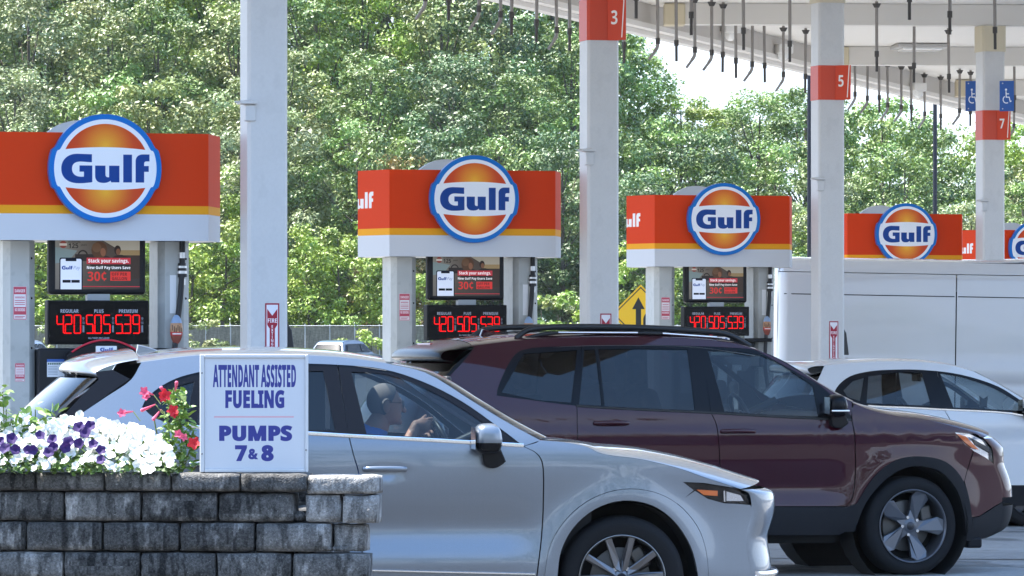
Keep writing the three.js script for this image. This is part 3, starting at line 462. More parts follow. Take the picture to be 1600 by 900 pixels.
function wheel(R, rim, wid, style, mats) {
  const g = new THREE.Group(); g.name = 'wheel'; const h = wid / 2;
  mk('tyre', lathe([[rim * 0.97, -h + 0.01], [rim + 0.012, -h], [R * 0.86, -h - 0.012], [R * 0.955, -h + 0.006], [R, -h + 0.04], [R, h - 0.04], [R * 0.955, h - 0.006], [R * 0.86, h + 0.012], [rim + 0.012, h], [rim * 0.97, h - 0.01]], 64), VM.rubber, g);
  mk('rim', lathe([[rim * 0.98, -h], [rim * 0.92, -h + 0.03], [rim * 0.92, h - 0.06], [rim * 0.955, h - 0.025], [rim, h - 0.004], [rim + 0.006, h + 0.004], [rim - 0.004, h + 0.01], [rim * 0.955, h - 0.012]], 64), mats.rim, g);
  mk('brake_disc', lathe([[0.01, -0.02], [rim * 0.70, -0.02], [rim * 0.70, 0.0], [rim * 0.3, 0.0], [0.01, 0.02]], 40), VM.disc, g);
  mk('hub_back', lathe([[0.01, -h * 0.5], [rim * 0.9, -h * 0.5], [rim * 0.92, -h * 0.4]], 40), VM.under, g);
  const n = 5, cal = rbox(-rim * 0.45, rim * 0.1, rim * 0.42, rim * 0.78, -0.04, 0.035, 0.02); cal.rotateZ(-1.1); mk('caliper', cal, VM.disc, g);
  for (let k = 0; k < n; k++) {
    const a = Math.PI / 2 + k * 2 * Math.PI / n + (style.turn || 0);
    const sp = (pts, d0, d1, mat) => { const s = new THREE.Shape(pts.map(([r, w]) => new THREE.Vector2(r * rim, w * rim))); const e = new THREE.ExtrudeGeometry(s, { depth: 0.018, bevelEnabled: true, bevelSize: 0.006, bevelThickness: 0.008, bevelSegments: 2 }); const p = e.attributes.position; for (let i = 0; i < p.count; i++) { const r = Math.hypot(p.getX(i), p.getY(i)) / rim; p.setZ(i, p.getZ(i) + lerp(d0, d1, r) - 0.03 * Math.sin(Math.PI * Math.min(1, r)) ); } e.computeVertexNormals(); e.rotateZ(a); mk('spoke', e, mat, g); };
    if (style.v) { for (const s of [-1, 1]) sp([[0.16, s * 0.02], [0.22, s * 0.13], [0.93, s * 0.335], [0.955, s * 0.225], [0.40, s * 0.05]], h - 0.04, h - 0.03, mats.spoke); }
    else { sp([[0.14, -0.13], [0.45, -0.15], [0.82, -0.27], [0.955, -0.16], [0.97, 0.10], [0.80, 0.19], [0.42, 0.10], [0.14, 0.13]], h - 0.055, h - 0.035, mats.spoke); }
    const b = new THREE.CylinderGeometry(0.012, 0.012, 0.02, 8); b.rotateX(Math.PI / 2); b.translate(Math.cos(a + 0.63) * rim * 0.25, Math.sin(a + 0.63) * rim * 0.25, h - 0.045); mk('lug_nut', b, VM.alloy, g);
  }
  mk('hub_cap', lathe([[rim * 0.26, h - 0.07], [rim * 0.25, h - 0.05], [rim * 0.15, h - 0.038], [0.004, h - 0.034]], 28), mats.spoke, g);
  mk('hub_badge', lathe([[rim * 0.115, h - 0.036], [rim * 0.105, h - 0.028], [0.004, h - 0.027]], 24), mats.badge || VM.gloss, g);
  return g;
}
function arc(u, v, r, a0, a1, n = 20, ry = r) { const o = []; for (let i = 0; i <= n; i++) { const a = lerp(a0, a1, i / n) * Math.PI / 180; o.push([u + r * Math.cos(a), v - ry * Math.sin(a)]); } return o; }
function seat(parent, x, z, y = 0.62, mat = VM.seat, h = 0.62) {
  const s = new THREE.Group(); s.name = 'seat'; parent.add(s); s.position.set(x, y, z);
  mk('cushion', rbox(-0.26, 0.28, -0.12, 0.06, -0.25, 0.25, 0.06, 3), mat, s);
  const b = rbox(-0.08, 0.08, 0, h, -0.24, 0.24, 0.07, 3); b.rotateZ(0.30); b.translate(-0.24, 0.0, 0); mk('seat_back', b, mat, s);
  const hr = rbox(-0.055, 0.055, 0, 0.20, -0.13, 0.13, 0.05, 3); hr.rotateZ(0.16); hr.translate(-0.24 - Math.sin(0.30) * (h + 0.04), Math.cos(0.30) * (h + 0.04), 0); mk('headrest', hr, mat, s);
  return s;
}
function steering(parent, x, y, z, mat) { const t = new THREE.TorusGeometry(0.18, 0.016, 10, 36), g = merge([t, new THREE.SphereGeometry(0.05, 12, 8).scale(1, 1, 0.5), rod(V3(-0.17, 0, 0), V3(0.17, 0, 0), 0.014), rod(V3(0, -0.17, 0), V3(0, 0, 0), 0.016), rod(V3(0, 0, 0), V3(0, 0, -0.3), 0.03)]); g.rotateY(-Math.PI / 2); g.rotateZ(0.42); const m = mk('steering_wheel', g, mat, parent); m.position.set(x, y, z); return m; }
// mirrors: a rounded shell with a flat glass and a foot
function mirror(parent, p, w, h, d, top, low, side) {
  const g = new THREE.Group(); g.name = 'wing_mirror'; parent.add(g); g.position.set(p.x, p.y, side * p.z);
  const shell = (f) => { const s = new THREE.SphereGeometry(1, 28, 18), q = s.attributes.position; for (let i = 0; i < q.count; i++) { const e = (v, k) => Math.sign(v) * Math.pow(Math.abs(v), k); let x = e(q.getX(i), 0.62), y = e(q.getY(i), 0.62), z = e(q.getZ(i), 0.72); q.setXYZ(i, x * w / 2 * (1 - 0.18 * Math.max(0, y) * (x > 0 ? 1 : 0.2)) + y * -0.0, f(y) * h / 2, z * d / 2); } s.computeVertexNormals(); return s; };
  mk('mirror_shell', shell((y) => Math.max(y, -0.25)), top, g);
  const lowg = shell((y) => Math.min(y, -0.24)); lowg.scale(0.97, 1, 0.97); mk('mirror_base', lowg, low, g);
  const ft = new THREE.Shape(); ft.moveTo(-0.045, 0); ft.lineTo(0.055, 0); ft.lineTo(0.085, -0.07); ft.quadraticCurveTo(0.02, -0.13, -0.03, -0.085); ft.closePath();
  const fg = new THREE.ExtrudeGeometry(ft, { depth: 0.12, bevelEnabled: true, bevelSize: 0.008, bevelThickness: 0.008, bevelSegments: 2 }); fg.translate(w * 0.12, -h / 2 + 0.03, side > 0 ? -0.16 : 0.04); mk('mirror_foot', fg, low, g);
  const gl = flat(d * 0.8, h * 0.72); gl.rotateY(-Math.PI / 2); gl.translate(-w / 2 - 0.002, 0.005, 0); mk('mirror_glass', gl, VM.chrome, g);
  return g;
}
function handle(parent, W, x, y, len, mat, side) {
  const z = W(x, y), pts = []; for (let i = 0; i <= 10; i++) { const t = i / 10; pts.push(V3(x + (t - 0.5) * len, y + 0.004 * Math.sin(Math.PI * t), side * (z + 0.008 + 0.034 * Math.pow(Math.sin(Math.PI * t), 0.5)))); }
  const g = tube(pts, 0.017, 20, 10); g.translate(0, -y, -side * z); g.scale(1, 0.95, 0.75); g.translate(0, y, side * z); mk('door_handle', g, mat, parent);
}

// ----- silver crossover beside the planter -----
const mica = dataTex(128, 128, (u, v) => { const a = rnd(); const l = 0.86 + 0.14 * a; return [l, l, l]; }); mica.repeat.set(14, 14);
function silverCar() {
  const A = 10 * Math.PI / 180, xw = 1.35, R = 0.365;
  const car = thing('silver_car', 'silver crossover with a driver at the wheel, nearest the block planter', 'car', null, null, A);
  const wp = at(975, 899, 28.0), o = V3(xw, R, 0.91).applyAxisAngle(V3(0, 1, 0), A); car.position.set(wp.x - o.x, 0, wp.z - o.z);
  const belt = (x) => 1.185 - 0.025 * x;
  const W = (x, y) => {
    let w = 0.925; const f = x - 1.15, r = -x - 1.25; if (f > 0) w -= 0.235 * Math.pow(f / 1.13, 2.7); if (r > 0) w -= 0.14 * Math.pow(r / 1.0, 2.2);
    const t = y - belt(x), up = 0.5 * (t + Math.sqrt(t * t + 0.0025)); w -= 0.40 * up + 0.10 * up * up;
    const mid = smooth(-1.15, -0.75, x) * (1 - smooth(0.62, 0.95, x));
    w += 0.020 * gauss((y - 1.02) / 0.20) - 0.024 * gauss((y - 0.665) / 0.115) * mid + 0.012 * gauss((y - 0.47) / 0.09) * mid;
    const dl = Math.max(0, 0.40 - y); w -= 0.5 * dl * dl;
    for (const cx of [xw, -xw]) { const d = Math.hypot(x - cx, y - R); w += 0.018 * gauss((d - 0.46) / 0.10) * smooth(R - 0.3, R + 0.1, y); }
    w -= 0.014 * gauss((x + 0.06) / 0.10) * gauss((y - 0.985) / 0.035) + 0.014 * gauss((x + 1.10) / 0.10) * gauss((y - 0.995) / 0.035);   // handle dishes
    return w;
  };
  const { L, S, out } = carTool(car, W);
  const paint = phys([0.235, 0.265, 0.305], 0.30, 0.6, { clearcoat: 1, clearcoatRoughness: 0.03, map: mica }), tint = glass([0.10, 0.11, 0.125]), clear = glass([0.40, 0.46, 0.49]);
  const both = (name, mat, list, opt = {}, parent = car) => { const P = out(list), H = (opt.holes || []).map(out); let near; for (const side of [1, -1]) { const m = mk(name, skin(P, W, { ...opt, holes: H, side }), mat, opt.parents ? opt.parents[side] : parent); if (side > 0) near = m; if (opt.keep) opt.keep[side] = m; } return near; };
  // traced lines
  const roof = cr([[220, 566], [300, 556], [400, 553], [470, 555], [540, 559], [600, 567]], 4), pillar = cr([[600, 567], [664, 582], [740, 628], [796, 662], [844, 688]], 4);
  const bonnet = cr([[844, 688], [880, 691], [913, 697], [940, 709], [1002, 718], [1060, 732], [1103, 747], [1156, 764]], 4);
  const dloTop = cr([[818, 697], [780, 668], [720, 626], [660, 596], [600, 577], [530, 570], [440, 568], [360, 572], [312, 581], [276, 591], [248, 606], [228, 624], [222, 636]], 4);
  const dloLow = cr([[222, 636], [240, 652], [268, 662], [294, 667], [400, 674], [480, 678], [545, 682], [680, 689], [818, 697]], 4);
  const gapB = [[527, 570], [545, 682]], gapBlow = cr([[546, 684], [553, 712], [561, 740], [566, 800], [566, 870], [564, 932]], 3);
  const gapF = cr([[819, 698], [838, 708], [847, 722], [849, 780], [846, 840], [839, 900], [836, 934]], 4);
  const gapR = cr([[295, 669], [297, 700], [332, 755], [374, 800], [396, 850], [399, 932]], 3);
  const archOut = cr([[846, 934], [851, 897], [861, 848], [887, 808], [926, 778], [973, 764], [1020, 768], [1057, 786], [1089, 822], [1103, 862], [1108, 932]], 4);
  const archIn = cr([[868, 934], [871, 897], [876, 862], [895, 825], [930, 795], [973, 782], [1017, 789], [1052, 813], [1079, 854], [1090, 897], [1092, 932]], 4);
  const part = (l, a, b) => { const f = (p) => { let k = 0, d = 1e9; l.forEach((q, i) => { const e = Math.hypot(q[0] - p[0], q[1] - p[1]); if (e < d) { d = e; k = i; } }); return k; }; const i = f(a), j = f(b); return i <= j ? l.slice(i, j + 1) : rev(l.slice(j, i + 1)); };
  const tail = cr([[220, 568], [205, 593], [166, 620], [122, 650], [84, 682], [30, 710], [-22, 745], [-38, 800], [-34, 870], [-20, 930]], 4);
  // body side: quarter panel and roof rail in one
  both('quarter_panel', paint, join(roof, pillar, [[818, 697]], part(dloTop, [818, 697], [222, 636]), part(dloLow, [222, 636], [294, 667]), gapR, [[392, 932]], arc(266, 899, 118, -16, 196, 26), [[140, 934]], rev(tail)));
  both('wheel_arch_trim', paint, join(arc(266, 899, 119, -14, 194, 26), arc(266, 899, 101, 194, -14, 26)), { off: 0.006 });
  // rear and front doors
  const rd = {}, fd = {};
  both('rear_door', paint, join(part(dloLow, [296, 667], [545, 682]), gapBlow.map(([u, v]) => [u - 1.2, v]), rev(gapR).map(([u, v]) => [u + 1.2, v])), { keep: rd });
  both('front_door', paint, join(part(dloLow, [546, 682], [816, 697]), gapF.map(([u, v]) => [u - 1.0, v]), rev(gapBlow).map(([u, v]) => [u + 0.6, v])), { keep: fd });
  const wR = [[322, 590], [400, 580], [505, 580], [524, 673], [420, 669], [308, 662]], wQ = [[304, 596], [276, 604], [252, 618], [243, 634], [262, 650], [290, 660]];
  const wF = cr([[549, 581], [604, 585], [660, 605], [702, 626], [746, 654], [778, 678]], 3).concat([[780, 690], [680, 684], [573, 678]]);
  both('window_frame', VM.gloss, join(part(dloTop, [527, 570], [250, 606]), part(dloTop, [248, 606], [222, 636]), part(dloLow, [222, 636], [545, 682]), rev(gapB)), { holes: [wR, wQ], parents: rd, off: -0.004 });
  both('window_frame', VM.gloss, join([[528.4, 570]], rev(part(dloTop, [818, 697], [528.4, 570])), rev(part(dloLow, [546, 682], [818, 697]))), { holes: [wF], parents: fd, off: -0.004 });
  both('window', tint, wR, { parents: rd, off: -0.012, lip: 0 }); both('quarter_window', tint, wQ, { parents: rd, off: -0.012, lip: 0 }); both('window', clear, wF, { parents: fd, off: -0.012, lip: 0 });
  for (const s of [1, -1]) {
    mk('chrome_strip', strip(out(part(dloLow, [294, 667], [544, 682])).map(([x, y]) => [x, y + 0.004]), W, 0.011, 0.008, s), VM.chrome, rd[s]); mk('chrome_strip', strip(out(part(dloLow, [547, 682], [817, 697])).map(([x, y]) => [x, y + 0.004]), W, 0.011, 0.008, s), VM.chrome, fd[s]);
    const h1 = S(601, 733), h2 = S(330, 725); handle(fd[s], W, h1.x, h1.y, 0.24, paint, s); handle(rd[s], W, h2.x, h2.y, 0.24, paint, s);
    mk('sill_strip', strip(out([[572, 891], [700, 894], [836, 897]]), W, 0.006, 0.012, s), VM.chrome, fd[s]);
    const mp = S(757, 685); mp.z += 0.11; mirror(fd[s], mp, 0.165, 0.18, 0.2, paint, VM.gloss, s);
  }
  // front wing, arch, bumper, lamp
  both('front_wing', paint, join([[820, 697], [838, 692]], bonnet.filter((p) => p[0] < 1146), [[1146, 762], [1100, 754.5], [1067, 753], [1084, 766], [1059, 787]], rev(part(archOut, [846, 934], [1057, 786])), rev(gapF).map(([u, v]) => [u + 1, v])));
  both('wheel_arch_trim', paint, join(archOut.map(([u, v]) => [u, v + 0.8]), rev(archIn)), { off: 0.007, lip: 0.05 });
  const nose = cr([[1157, 765], [1170, 771], [1174, 792], [1171, 815], [1165, 840], [1168, 866], [1172, 892], [1168, 918], [1150, 938]], 4);
  both('bumper_side', paint, join([[1086, 767], [1106, 779.5], [1132, 786.5], [1155, 787.5], [1172, 789]], nose.filter((p) => p[1] > 791), [[1112, 940], [1109, 932]], rev(part(archOut, [1061, 789], [1108, 932])).map(([u, v]) => [u + 0.8, v])));
  const lampPx = [[1069, 754], [1100, 755.5], [1146, 764], [1166, 774], [1170, 787], [1155, 786.5], [1132, 785.5], [1106, 778.5], [1084, 765]];
  const hl = both('headlight', VM.gloss, lampPx, { off: -0.03, lip: 0 });
  both('lamp_lens', VM.lamp, lampPx, { off: 0.001, lip: 0.02 }, hl);
  both('indicator', VM.amber, [[1089, 765], [1122, 767], [1122, 775], [1100, 773.5]], { off: -0.012, lip: 0.01 }, hl); both('reflector', VM.refl, [[1136, 768], [1158, 774], [1163, 783], [1136, 783]], { off: -0.015, lip: 0.01 }, hl); both('light_blade', VM.chrome, [[1131, 767], [1133.5, 767], [1134, 784], [1131.5, 784]], { off: -0.008, lip: 0.01 }, hl);
  // across the car
  const e3 = (l) => l.map(([u, v]) => S(u, v));
  mk('roof', across(e3([[214, 567], [300, 556], [400, 553], [470, 555], [540, 559], [604, 568]]), (t) => [0, 0.045]), paint, car);
  const hd = mk('headliner', across(e3([[240, 572], [300, 566], [400, 563], [470, 565], [540, 570], [604, 579]]), () => [0, 0.03]), VM.liner, car);
  mk('windscreen', across(e3([[606, 569], [664, 583], [740, 629], [796, 663], [838, 686]]), (t) => [0.10 + 0.06 * t, 0.012]), clear, car);
  mk('bonnet', across(e3([[846, 690], [880, 692], [913, 697], [940, 708.5], [1002, 717.5], [1060, 731.5], [1103, 746.5], [1157, 764]]), (t) => { const q = [0.010, 0.014, 0.024, 0.050, 0.058, 0.062, 0.062, 0.042], k = Math.min(6, Math.floor(t * 7)), f = t * 7 - k; return [0.04 + 0.20 * t * t, lerp(q[k], q[k + 1], f)]; }, { n: 2.2, m: 1.5 }), paint, car);
  mk('front_bumper', across(nose.map(([u, v]) => S(u, v)).filter((_, i) => i % 2 === 0), (t) => [0.27 - 0.03 * t, 0]), paint, car);
  mk('grille', across(e3([[1168, 773], [1170, 800], [1160, 840], [1158, 900]]), () => [0.285, 0]), VM.black, car).scale.set(1, 1, 0.72);
  mk('grille_wing', tube([V3(0, 0, 0), V3(0.09, -0.10, -0.16), V3(0.13, -0.15, -0.5), V3(0.13, -0.15, -0.9), V3(0.09, -0.10, -1.24), V3(0, 0, -1.4)].map((p) => p.add(L(1169, 789, 0.70)).add(V3(0.02, 0, 0))), 0.016, 40, 8), VM.chrome, car);
  mk('front_lip', across(e3([[1178, 893], [1180, 899], [1172, 906]]), () => [0.26, 0]), VM.refl, car);
  mk('spoiler', across(e3([[216, 562], [184, 568], [156, 578], [150, 584], [158, 590]]), (t) => [-0.14 * smooth(0, 0.6, t), 0.045 * (1 - smooth(0.3, 0.8, t)) + 0.018]), paint, car);
  mk('brake_light', place(rbox(-0.012, 0.02, -0.012, 0.012, -0.16, 0.16, 0.006), ...L(106, 575.5, -0.08).toArray()), VM.redlamp, car);
  mk('rear_window', across(e3([[152, 591], [122, 618], [92, 648], [66, 680]]), () => [-0.15, 0.0]), glass([0.05, 0.06, 0.07]), car);
  both('pillar_garnish', VM.gloss, [[149, 581], [176, 578], [203, 592], [165, 618.5], [122, 648], [84, 680], [70, 684], [98, 650], [128, 618], [154, 593]], { off: 0.002 });
  mk('tailgate', across(e3([[66, 681], [20, 706], [-24, 742], [-38, 800], [-34, 870], [-20, 930]]), () => [-0.16, 0]), paint, car);
  // shark-fin aerial
  const fin = new THREE.Shape(); fin.moveTo(0, 0); fin.lineTo(0.012, 0.07); fin.quadraticCurveTo(0.10, 0.055, 0.21, 0); fin.closePath(); const fp = L(213, 556, 0.0); mk('aerial', new THREE.ExtrudeGeometry(fin, { depth: 0.03, bevelEnabled: true, bevelSize: 0.006, bevelThickness: 0.012, bevelSegments: 2 }).translate(fp.x, fp.y - 0.01, -0.015), paint, car);
  // inside
  mk('underbody', merge([box(-2.0, 2.0, 0.25, 0.62, -0.60, 0.60), box(-0.85, 0.82, 0.22, 0.60, -0.82, 0.82), box(1.15, 2.05, 0.5, 0.92, -0.60, 0.60), box(-2.0, -1.35, 0.5, 0.98, -0.60, 0.60)]), VM.under, car);
  for (const s of [1, -1]) for (const x of [xw, -xw]) { const a = new THREE.CylinderGeometry(0.445, 0.445, 0.34, 30, 1, true, 0, Math.PI * 2); a.rotateX(Math.PI / 2); a.translate(x, R, s * 0.72); const m = mk('arch_liner', a, VM.under, car); m.material.side = THREE.DoubleSide; const bk = new THREE.CircleGeometry(0.445, 30); if (s < 0) bk.rotateY(Math.PI); bk.translate(x, R, s * 0.58); mk('arch_liner', bk, VM.under, car); }
  const dash = new THREE.Shape(); dash.moveTo(1.18, 0.5); dash.lineTo(1.2, 1.13); dash.quadraticCurveTo(0.98, 1.20, 0.80, 1.15); dash.quadraticCurveTo(0.72, 1.12, 0.72, 1.0); dash.lineTo(0.82, 0.5); dash.closePath(); mk('dashboard', new THREE.ExtrudeGeometry(dash, { depth: 1.5, bevelEnabled: false }).translate(0, 0, -0.75), VM.dash, car);
  for (const z of [0.37, -0.37]) { seat(car, z > 0 ? -0.12 : -0.12, z, 0.66); seat(car, -1.0, z, 0.70, VM.seat, 0.56); }
  steering(car, 0.50, 1.10, -0.36, VM.black);
  mk('cabin_mirror', rbox(0.42, 0.46, 1.46, 1.54, -0.12, 0.12, 0.015), VM.black, car);
  mk('b_pillar', merge([box(-0.34, -0.20, 0.6, 1.56, 0.62, 0.66), box(-0.34, -0.20, 0.6, 1.56, -0.66, -0.62)]), VM.liner, car);
  // wheels
  const wm = { rim: std([0.26, 0.27, 0.28], 0.25, 0.95), spoke: std([0.17, 0.175, 0.19], 0.30, 0.9) };
  const proto = wheel(R, 0.252, 0.225, { v: 1 }, wm);
  for (const [x, s] of [[xw, 1], [-xw, 1], [xw, -1], [-xw, -1]]) { const w = proto.clone(); car.add(w); w.position.set(x, R, s * 0.80); w.rotation.y = s > 0 ? 0 : Math.PI; if (x > 0) w.rotation.y += -0.10; w.rotation.z = 0.05; }
  return { car, L };
}
const silver = silverCar();

// ----- maroon sport utility vehicle -----
const part = (l, a, b) => { const f = (p) => { let k = 0, d = 1e9; l.forEach((q, i) => { const e = Math.hypot(q[0] - p[0], q[1] - p[1]); if (e < d) { d = e; k = i; } }); return k; }; const i = f(a), j = f(b); return i <= j ? l.slice(i, j + 1) : rev(l.slice(j, i + 1)); };
const bothOf = (car, W, out) => (name, mat, list, opt = {}, parent = car) => { const P = out(list), H = (opt.holes || []).map(out); let near; for (const side of [1, -1]) { const m = mk(name, skin(P, W, { ...opt, holes: H, side }), mat, opt.parents ? opt.parents[side] : parent); if (side > 0) near = m; if (opt.keep) opt.keep[side] = m; } return near; };
function wells(car, xs, R, r, z) { for (const s of [1, -1]) for (const x of xs) { const a = new THREE.CylinderGeometry(r, r, 0.34, 30, 1, true); a.rotateX(Math.PI / 2); a.translate(x, R, s * z); mk('arch_liner', a, VM.under, car); const bk = new THREE.CircleGeometry(r, 30); if (s < 0) bk.rotateY(Math.PI); bk.translate(x, R, s * (z - 0.16)); mk('arch_liner', bk, VM.under, car); } }
function maroonCar() {
  const A = 15 * Math.PI / 180, xw = 1.41, R = 0.37;
  const car = thing('maroon_suv', 'dark maroon sport utility vehicle with black cladding and roof rails', 'car', null, null, A);
  const wp = at(1424, 821, 35.7), o = V3(xw, R, 0.97).applyAxisAngle(V3(0, 1, 0), A); car.position.set(wp.x - o.x, 0, wp.z - o.z);
  const W = (x, y) => {
    let w = 0.985; const f = x - 1.2, r = -x - 1.4; if (f > 0) w -= 0.26 * Math.pow(f / 1.1, 2.6); if (r > 0) w -= 0.13 * Math.pow(r / 1.0, 2.2);
    const t = y - 1.215, up = 0.5 * (t + Math.sqrt(t * t + 0.0025)); w -= 0.36 * up + 0.10 * up * up;
    const mid = smooth(-1.2, -0.85, x) * (1 - smooth(0.70, 1.0, x));
    w += 0.018 * gauss((y - 1.06) / 0.055) + 0.006 * gauss((y - 0.93) / 0.10) - 0.034 * gauss((y - 0.66) / 0.11) * mid;
    const dl = Math.max(0, 0.42 - y); w -= 0.5 * dl * dl;
    for (const cx of [xw, -xw]) { const d = Math.hypot(x - cx, y - R); w += 0.014 * gauss((d - 0.48) / 0.11) * smooth(R - 0.3, R + 0.1, y); }
    return w;
  };
  const { L, S, out } = carTool(car, W), both = bothOf(car, W, out);
  const paint = phys([0.045, 0.0022, 0.0095], 0.45, 0.0, { specularIntensity: 0.15, clearcoat: 1, clearcoatRoughness: 0.025, map: mica }), tint = glass([0.06, 0.065, 0.08]), clear = glass([0.42, 0.49, 0.52]);
  const roof = cr([[742, 540], [820, 531], [900, 527], [1000, 527], [1090, 530], [1150, 537], [1185, 547]], 4), pillar = cr([[1185, 547], [1213, 560], [1258, 586], [1302, 613], [1331, 628]], 4);
  const bonnet = cr([[1331, 628], [1350, 637], [1392, 649], [1440, 655], [1480, 664], [1520, 676], [1534, 683]], 4);
  const dloTop = cr([[1330, 650], [1304, 622], [1268, 592], [1228, 566], [1186, 548], [1140, 543], [1080, 540.5], [1000, 539], [900, 540.5], [816, 547], [800, 560], [778, 606], [776, 618]], 4);
  const dloLow = cr([[776, 618], [820, 624], [900, 634], [1000, 640], [1111, 645], [1230, 652], [1330, 656]], 4);
  const gapB = cr([[1098, 541], [1111, 644]], 2), gapBl = cr([[1111, 645], [1119, 662], [1123, 690], [1125, 740], [1122, 791]], 4), gapF = cr([[1331, 657], [1335, 678], [1336, 749], [1330, 782], [1323, 791]], 4), gapR = cr([[901, 634], [902, 690], [905, 740], [930, 775], [960, 791]], 4), gapRu = [[908, 540], [901, 634]];
  const archOut = cr([[1316, 831], [1342, 780], [1369, 741], [1400, 719], [1435, 713], [1478, 722], [1505, 752], [1517, 800], [1519, 845]], 4), archIn = cr([[1334, 831], [1352, 786], [1382, 750], [1409, 733], [1437, 728], [1469, 737], [1495, 767], [1507, 811], [1508, 845]], 4);
  const tail = cr([[742, 541], [728, 560], [700, 590], [672, 615], [655, 640], [648, 700], [652, 760], [660, 800]], 4);
  const rw = [846, 812], ra = arc(rw[0], rw[1], 104, -18, 198, 26), ri = arc(rw[0], rw[1], 88, 198, -18, 26);
  both('quarter_panel', paint, join(roof, pillar, [[1330, 655]], part(dloTop, [1330, 650], [776, 618]), part(dloLow, [776, 618], [901, 634]), gapR, [[950, 800]], ra.filter((p) => p[1] < 800), [[744, 805]], rev(tail)));
  both('wheel_arch_trim', VM.clad, join(ra, ri), { off: 0.010, lip: 0.05 });
  const rd = {}, fd = {};
  both('rear_door', paint, join(part(dloLow, [903, 634], [1110, 645]), gapBl.map(([u, v]) => [u - 0.8, v]), rev(gapR).map(([u, v]) => [u + 1, v])), { keep: rd });
  both('front_door', paint, join(part(dloLow, [1112, 645], [1329, 656]), gapF.map(([u, v]) => [u - 0.8, v]), rev(gapBl).map(([u, v]) => [u + 0.6, v])), { keep: fd });
  both('sill_cladding', VM.clad, join([[955, 792.5], [1122, 792.5], [1322, 792.5], [1340, 786], [1318, 832], [1310, 836], [960, 836]]), { off: 0.014, lip: 0.06 });
  const wQ = [[818, 553], [902, 547], [893, 629], [840, 625], [784, 613]], wV = [[913, 547], [930, 546], [941, 634], [905, 632]], wR = [[935, 546], [1000, 545], [1074, 545.5], [1086, 641], [1010, 638], [945, 634.5]];
  const wF = cr([[1106, 548], [1150, 549], [1190, 556], [1228, 575], [1270, 603]], 3).concat([[1279, 651], [1200, 648], [1132, 643]]);
  both('window_frame', VM.gloss, join(part(dloTop, [908, 540], [776, 618]), part(dloLow, [776, 618], [901, 634]), rev(gapRu)), { holes: [wQ], off: -0.003 });
  both('quarter_window', tint, wQ, { off: -0.011, lip: 0 });
  both('window_frame', VM.gloss, join([[909, 540.5]], rev(part(dloTop, [1097, 541], [909, 540.5])), gapB.map(([u, v]) => [u - 0.7, v]), rev(part(dloLow, [902, 634], [1110, 645]))), { holes: [wV, wR], parents: rd, off: -0.003 });
  both('window', tint, wR, { parents: rd, off: -0.011, lip: 0 }); both('vent_window', tint, wV, { parents: rd, off: -0.011, lip: 0 });
  both('window_frame', VM.gloss, join(rev(part(dloTop, [1330, 650], [1099, 541])), [[1330, 655]], rev(part(dloLow, [1112, 645], [1330, 656]))), { holes: [wF], parents: fd, off: -0.003 });
  both('window', clear, wF, { parents: fd, off: -0.011, lip: 0 });
  for (const s of [1, -1]) {
    const h1 = S(1153, 674), h2 = S(955, 661); handle(fd[s], W, h1.x, h1.y, 0.25, paint, s); handle(rd[s], W, h2.x, h2.y, 0.25, paint, s);
    const mp = S(1298, 634); mp.z += 0.12; mirror(fd[s], mp, 0.15, 0.17, 0.22, VM.gloss, VM.gloss, s);
    mk('mirror_band', place(rbox(-0.07, 0.07, -0.008, 0.008, -0.1, 0.1, 0.006), mp.x, mp.y - 0.035, s * (mp.z + 0.013)), VM.chrome, fd[s]);
    mk('belt_strip', strip(out(part(dloLow, [903, 634], [1109, 645])), W, 0.008, 0.006, s), VM.black, rd[s]); mk('belt_strip', strip(out(part(dloLow, [1113, 645], [1328, 656])), W, 0.008, 0.006, s), VM.black, fd[s]);
    // roof rails with bright inserts
    const pr = [[806, 529], [822, 517], [850, 512], [960, 511], [1080, 516], [1138, 523], [1172, 541]].map(([u, v]) => { const p = L(u, v, 0.66); p.z = s * 0.66; return p; });
    const rl = mk('roof_rail', new THREE.TubeGeometry(new THREE.CatmullRomCurve3(pr), 60, 0.022, 8), VM.black, car);
    for (const [a, b] of [[[872, 519.5], [996, 520]], [[1035, 521], [1120, 527]]]) { const p = L(...a, 0.684), q = L(...b, 0.684); p.z *= s; q.z *= s; mk('rail_insert', rod(p, q, 0.011, 6), VM.chrome, rl); }
    mk('rail_skirt', tube([[815, 531], [850, 522], [960, 520], [1080, 524], [1165, 539]].map(([u, v]) => { const p = L(u, v, 0.66); p.z = s * 0.66; return p; }), 0.016, 40, 6), VM.black, rl);
  }
  const lampPx = [[1493, 676], [1516, 678], [1537, 688], [1549, 703], [1551, 722], [1540, 714], [1522, 704], [1508, 694]];
  both('front_wing', paint, join([[1332, 656], [1331, 640]], bonnet.filter((p) => p[0] > 1334 && p[0] < 1525), [[1518, 677], [1492, 675.5], [1508, 695], [1520.5, 703.5], [1510, 738], [1506.5, 752]], rev(part(archOut, [1316, 831], [1505, 752])), [[1322, 793], [1324, 791]], rev(gapF).map(([u, v]) => [u + 0.8, v])));
  both('wheel_arch_trim', VM.clad, join(archOut, rev(archIn)), { off: 0.012, lip: 0.06 });
  const nose = cr([[1536, 685], [1550, 700], [1553, 726], [1561, 748], [1565, 765], [1566, 790], [1564, 812], [1556, 828], [1530, 842]], 4);
  both('bumper_side', paint, join([[1522, 705], [1540, 715], [1551, 723]], nose.filter((p) => p[1] > 724 && p[1] < 786), [[1552, 792], [1530, 806], [1518, 808]], [[1516.5, 790], [1507.5, 752], [1511, 738]]));
  both('bumper_cladding', VM.clad, join([[1519, 809], [1531, 807], [1553, 793], [1566, 785]], nose.filter((p) => p[1] > 788), [[1519, 846]]), { off: 0.006 });
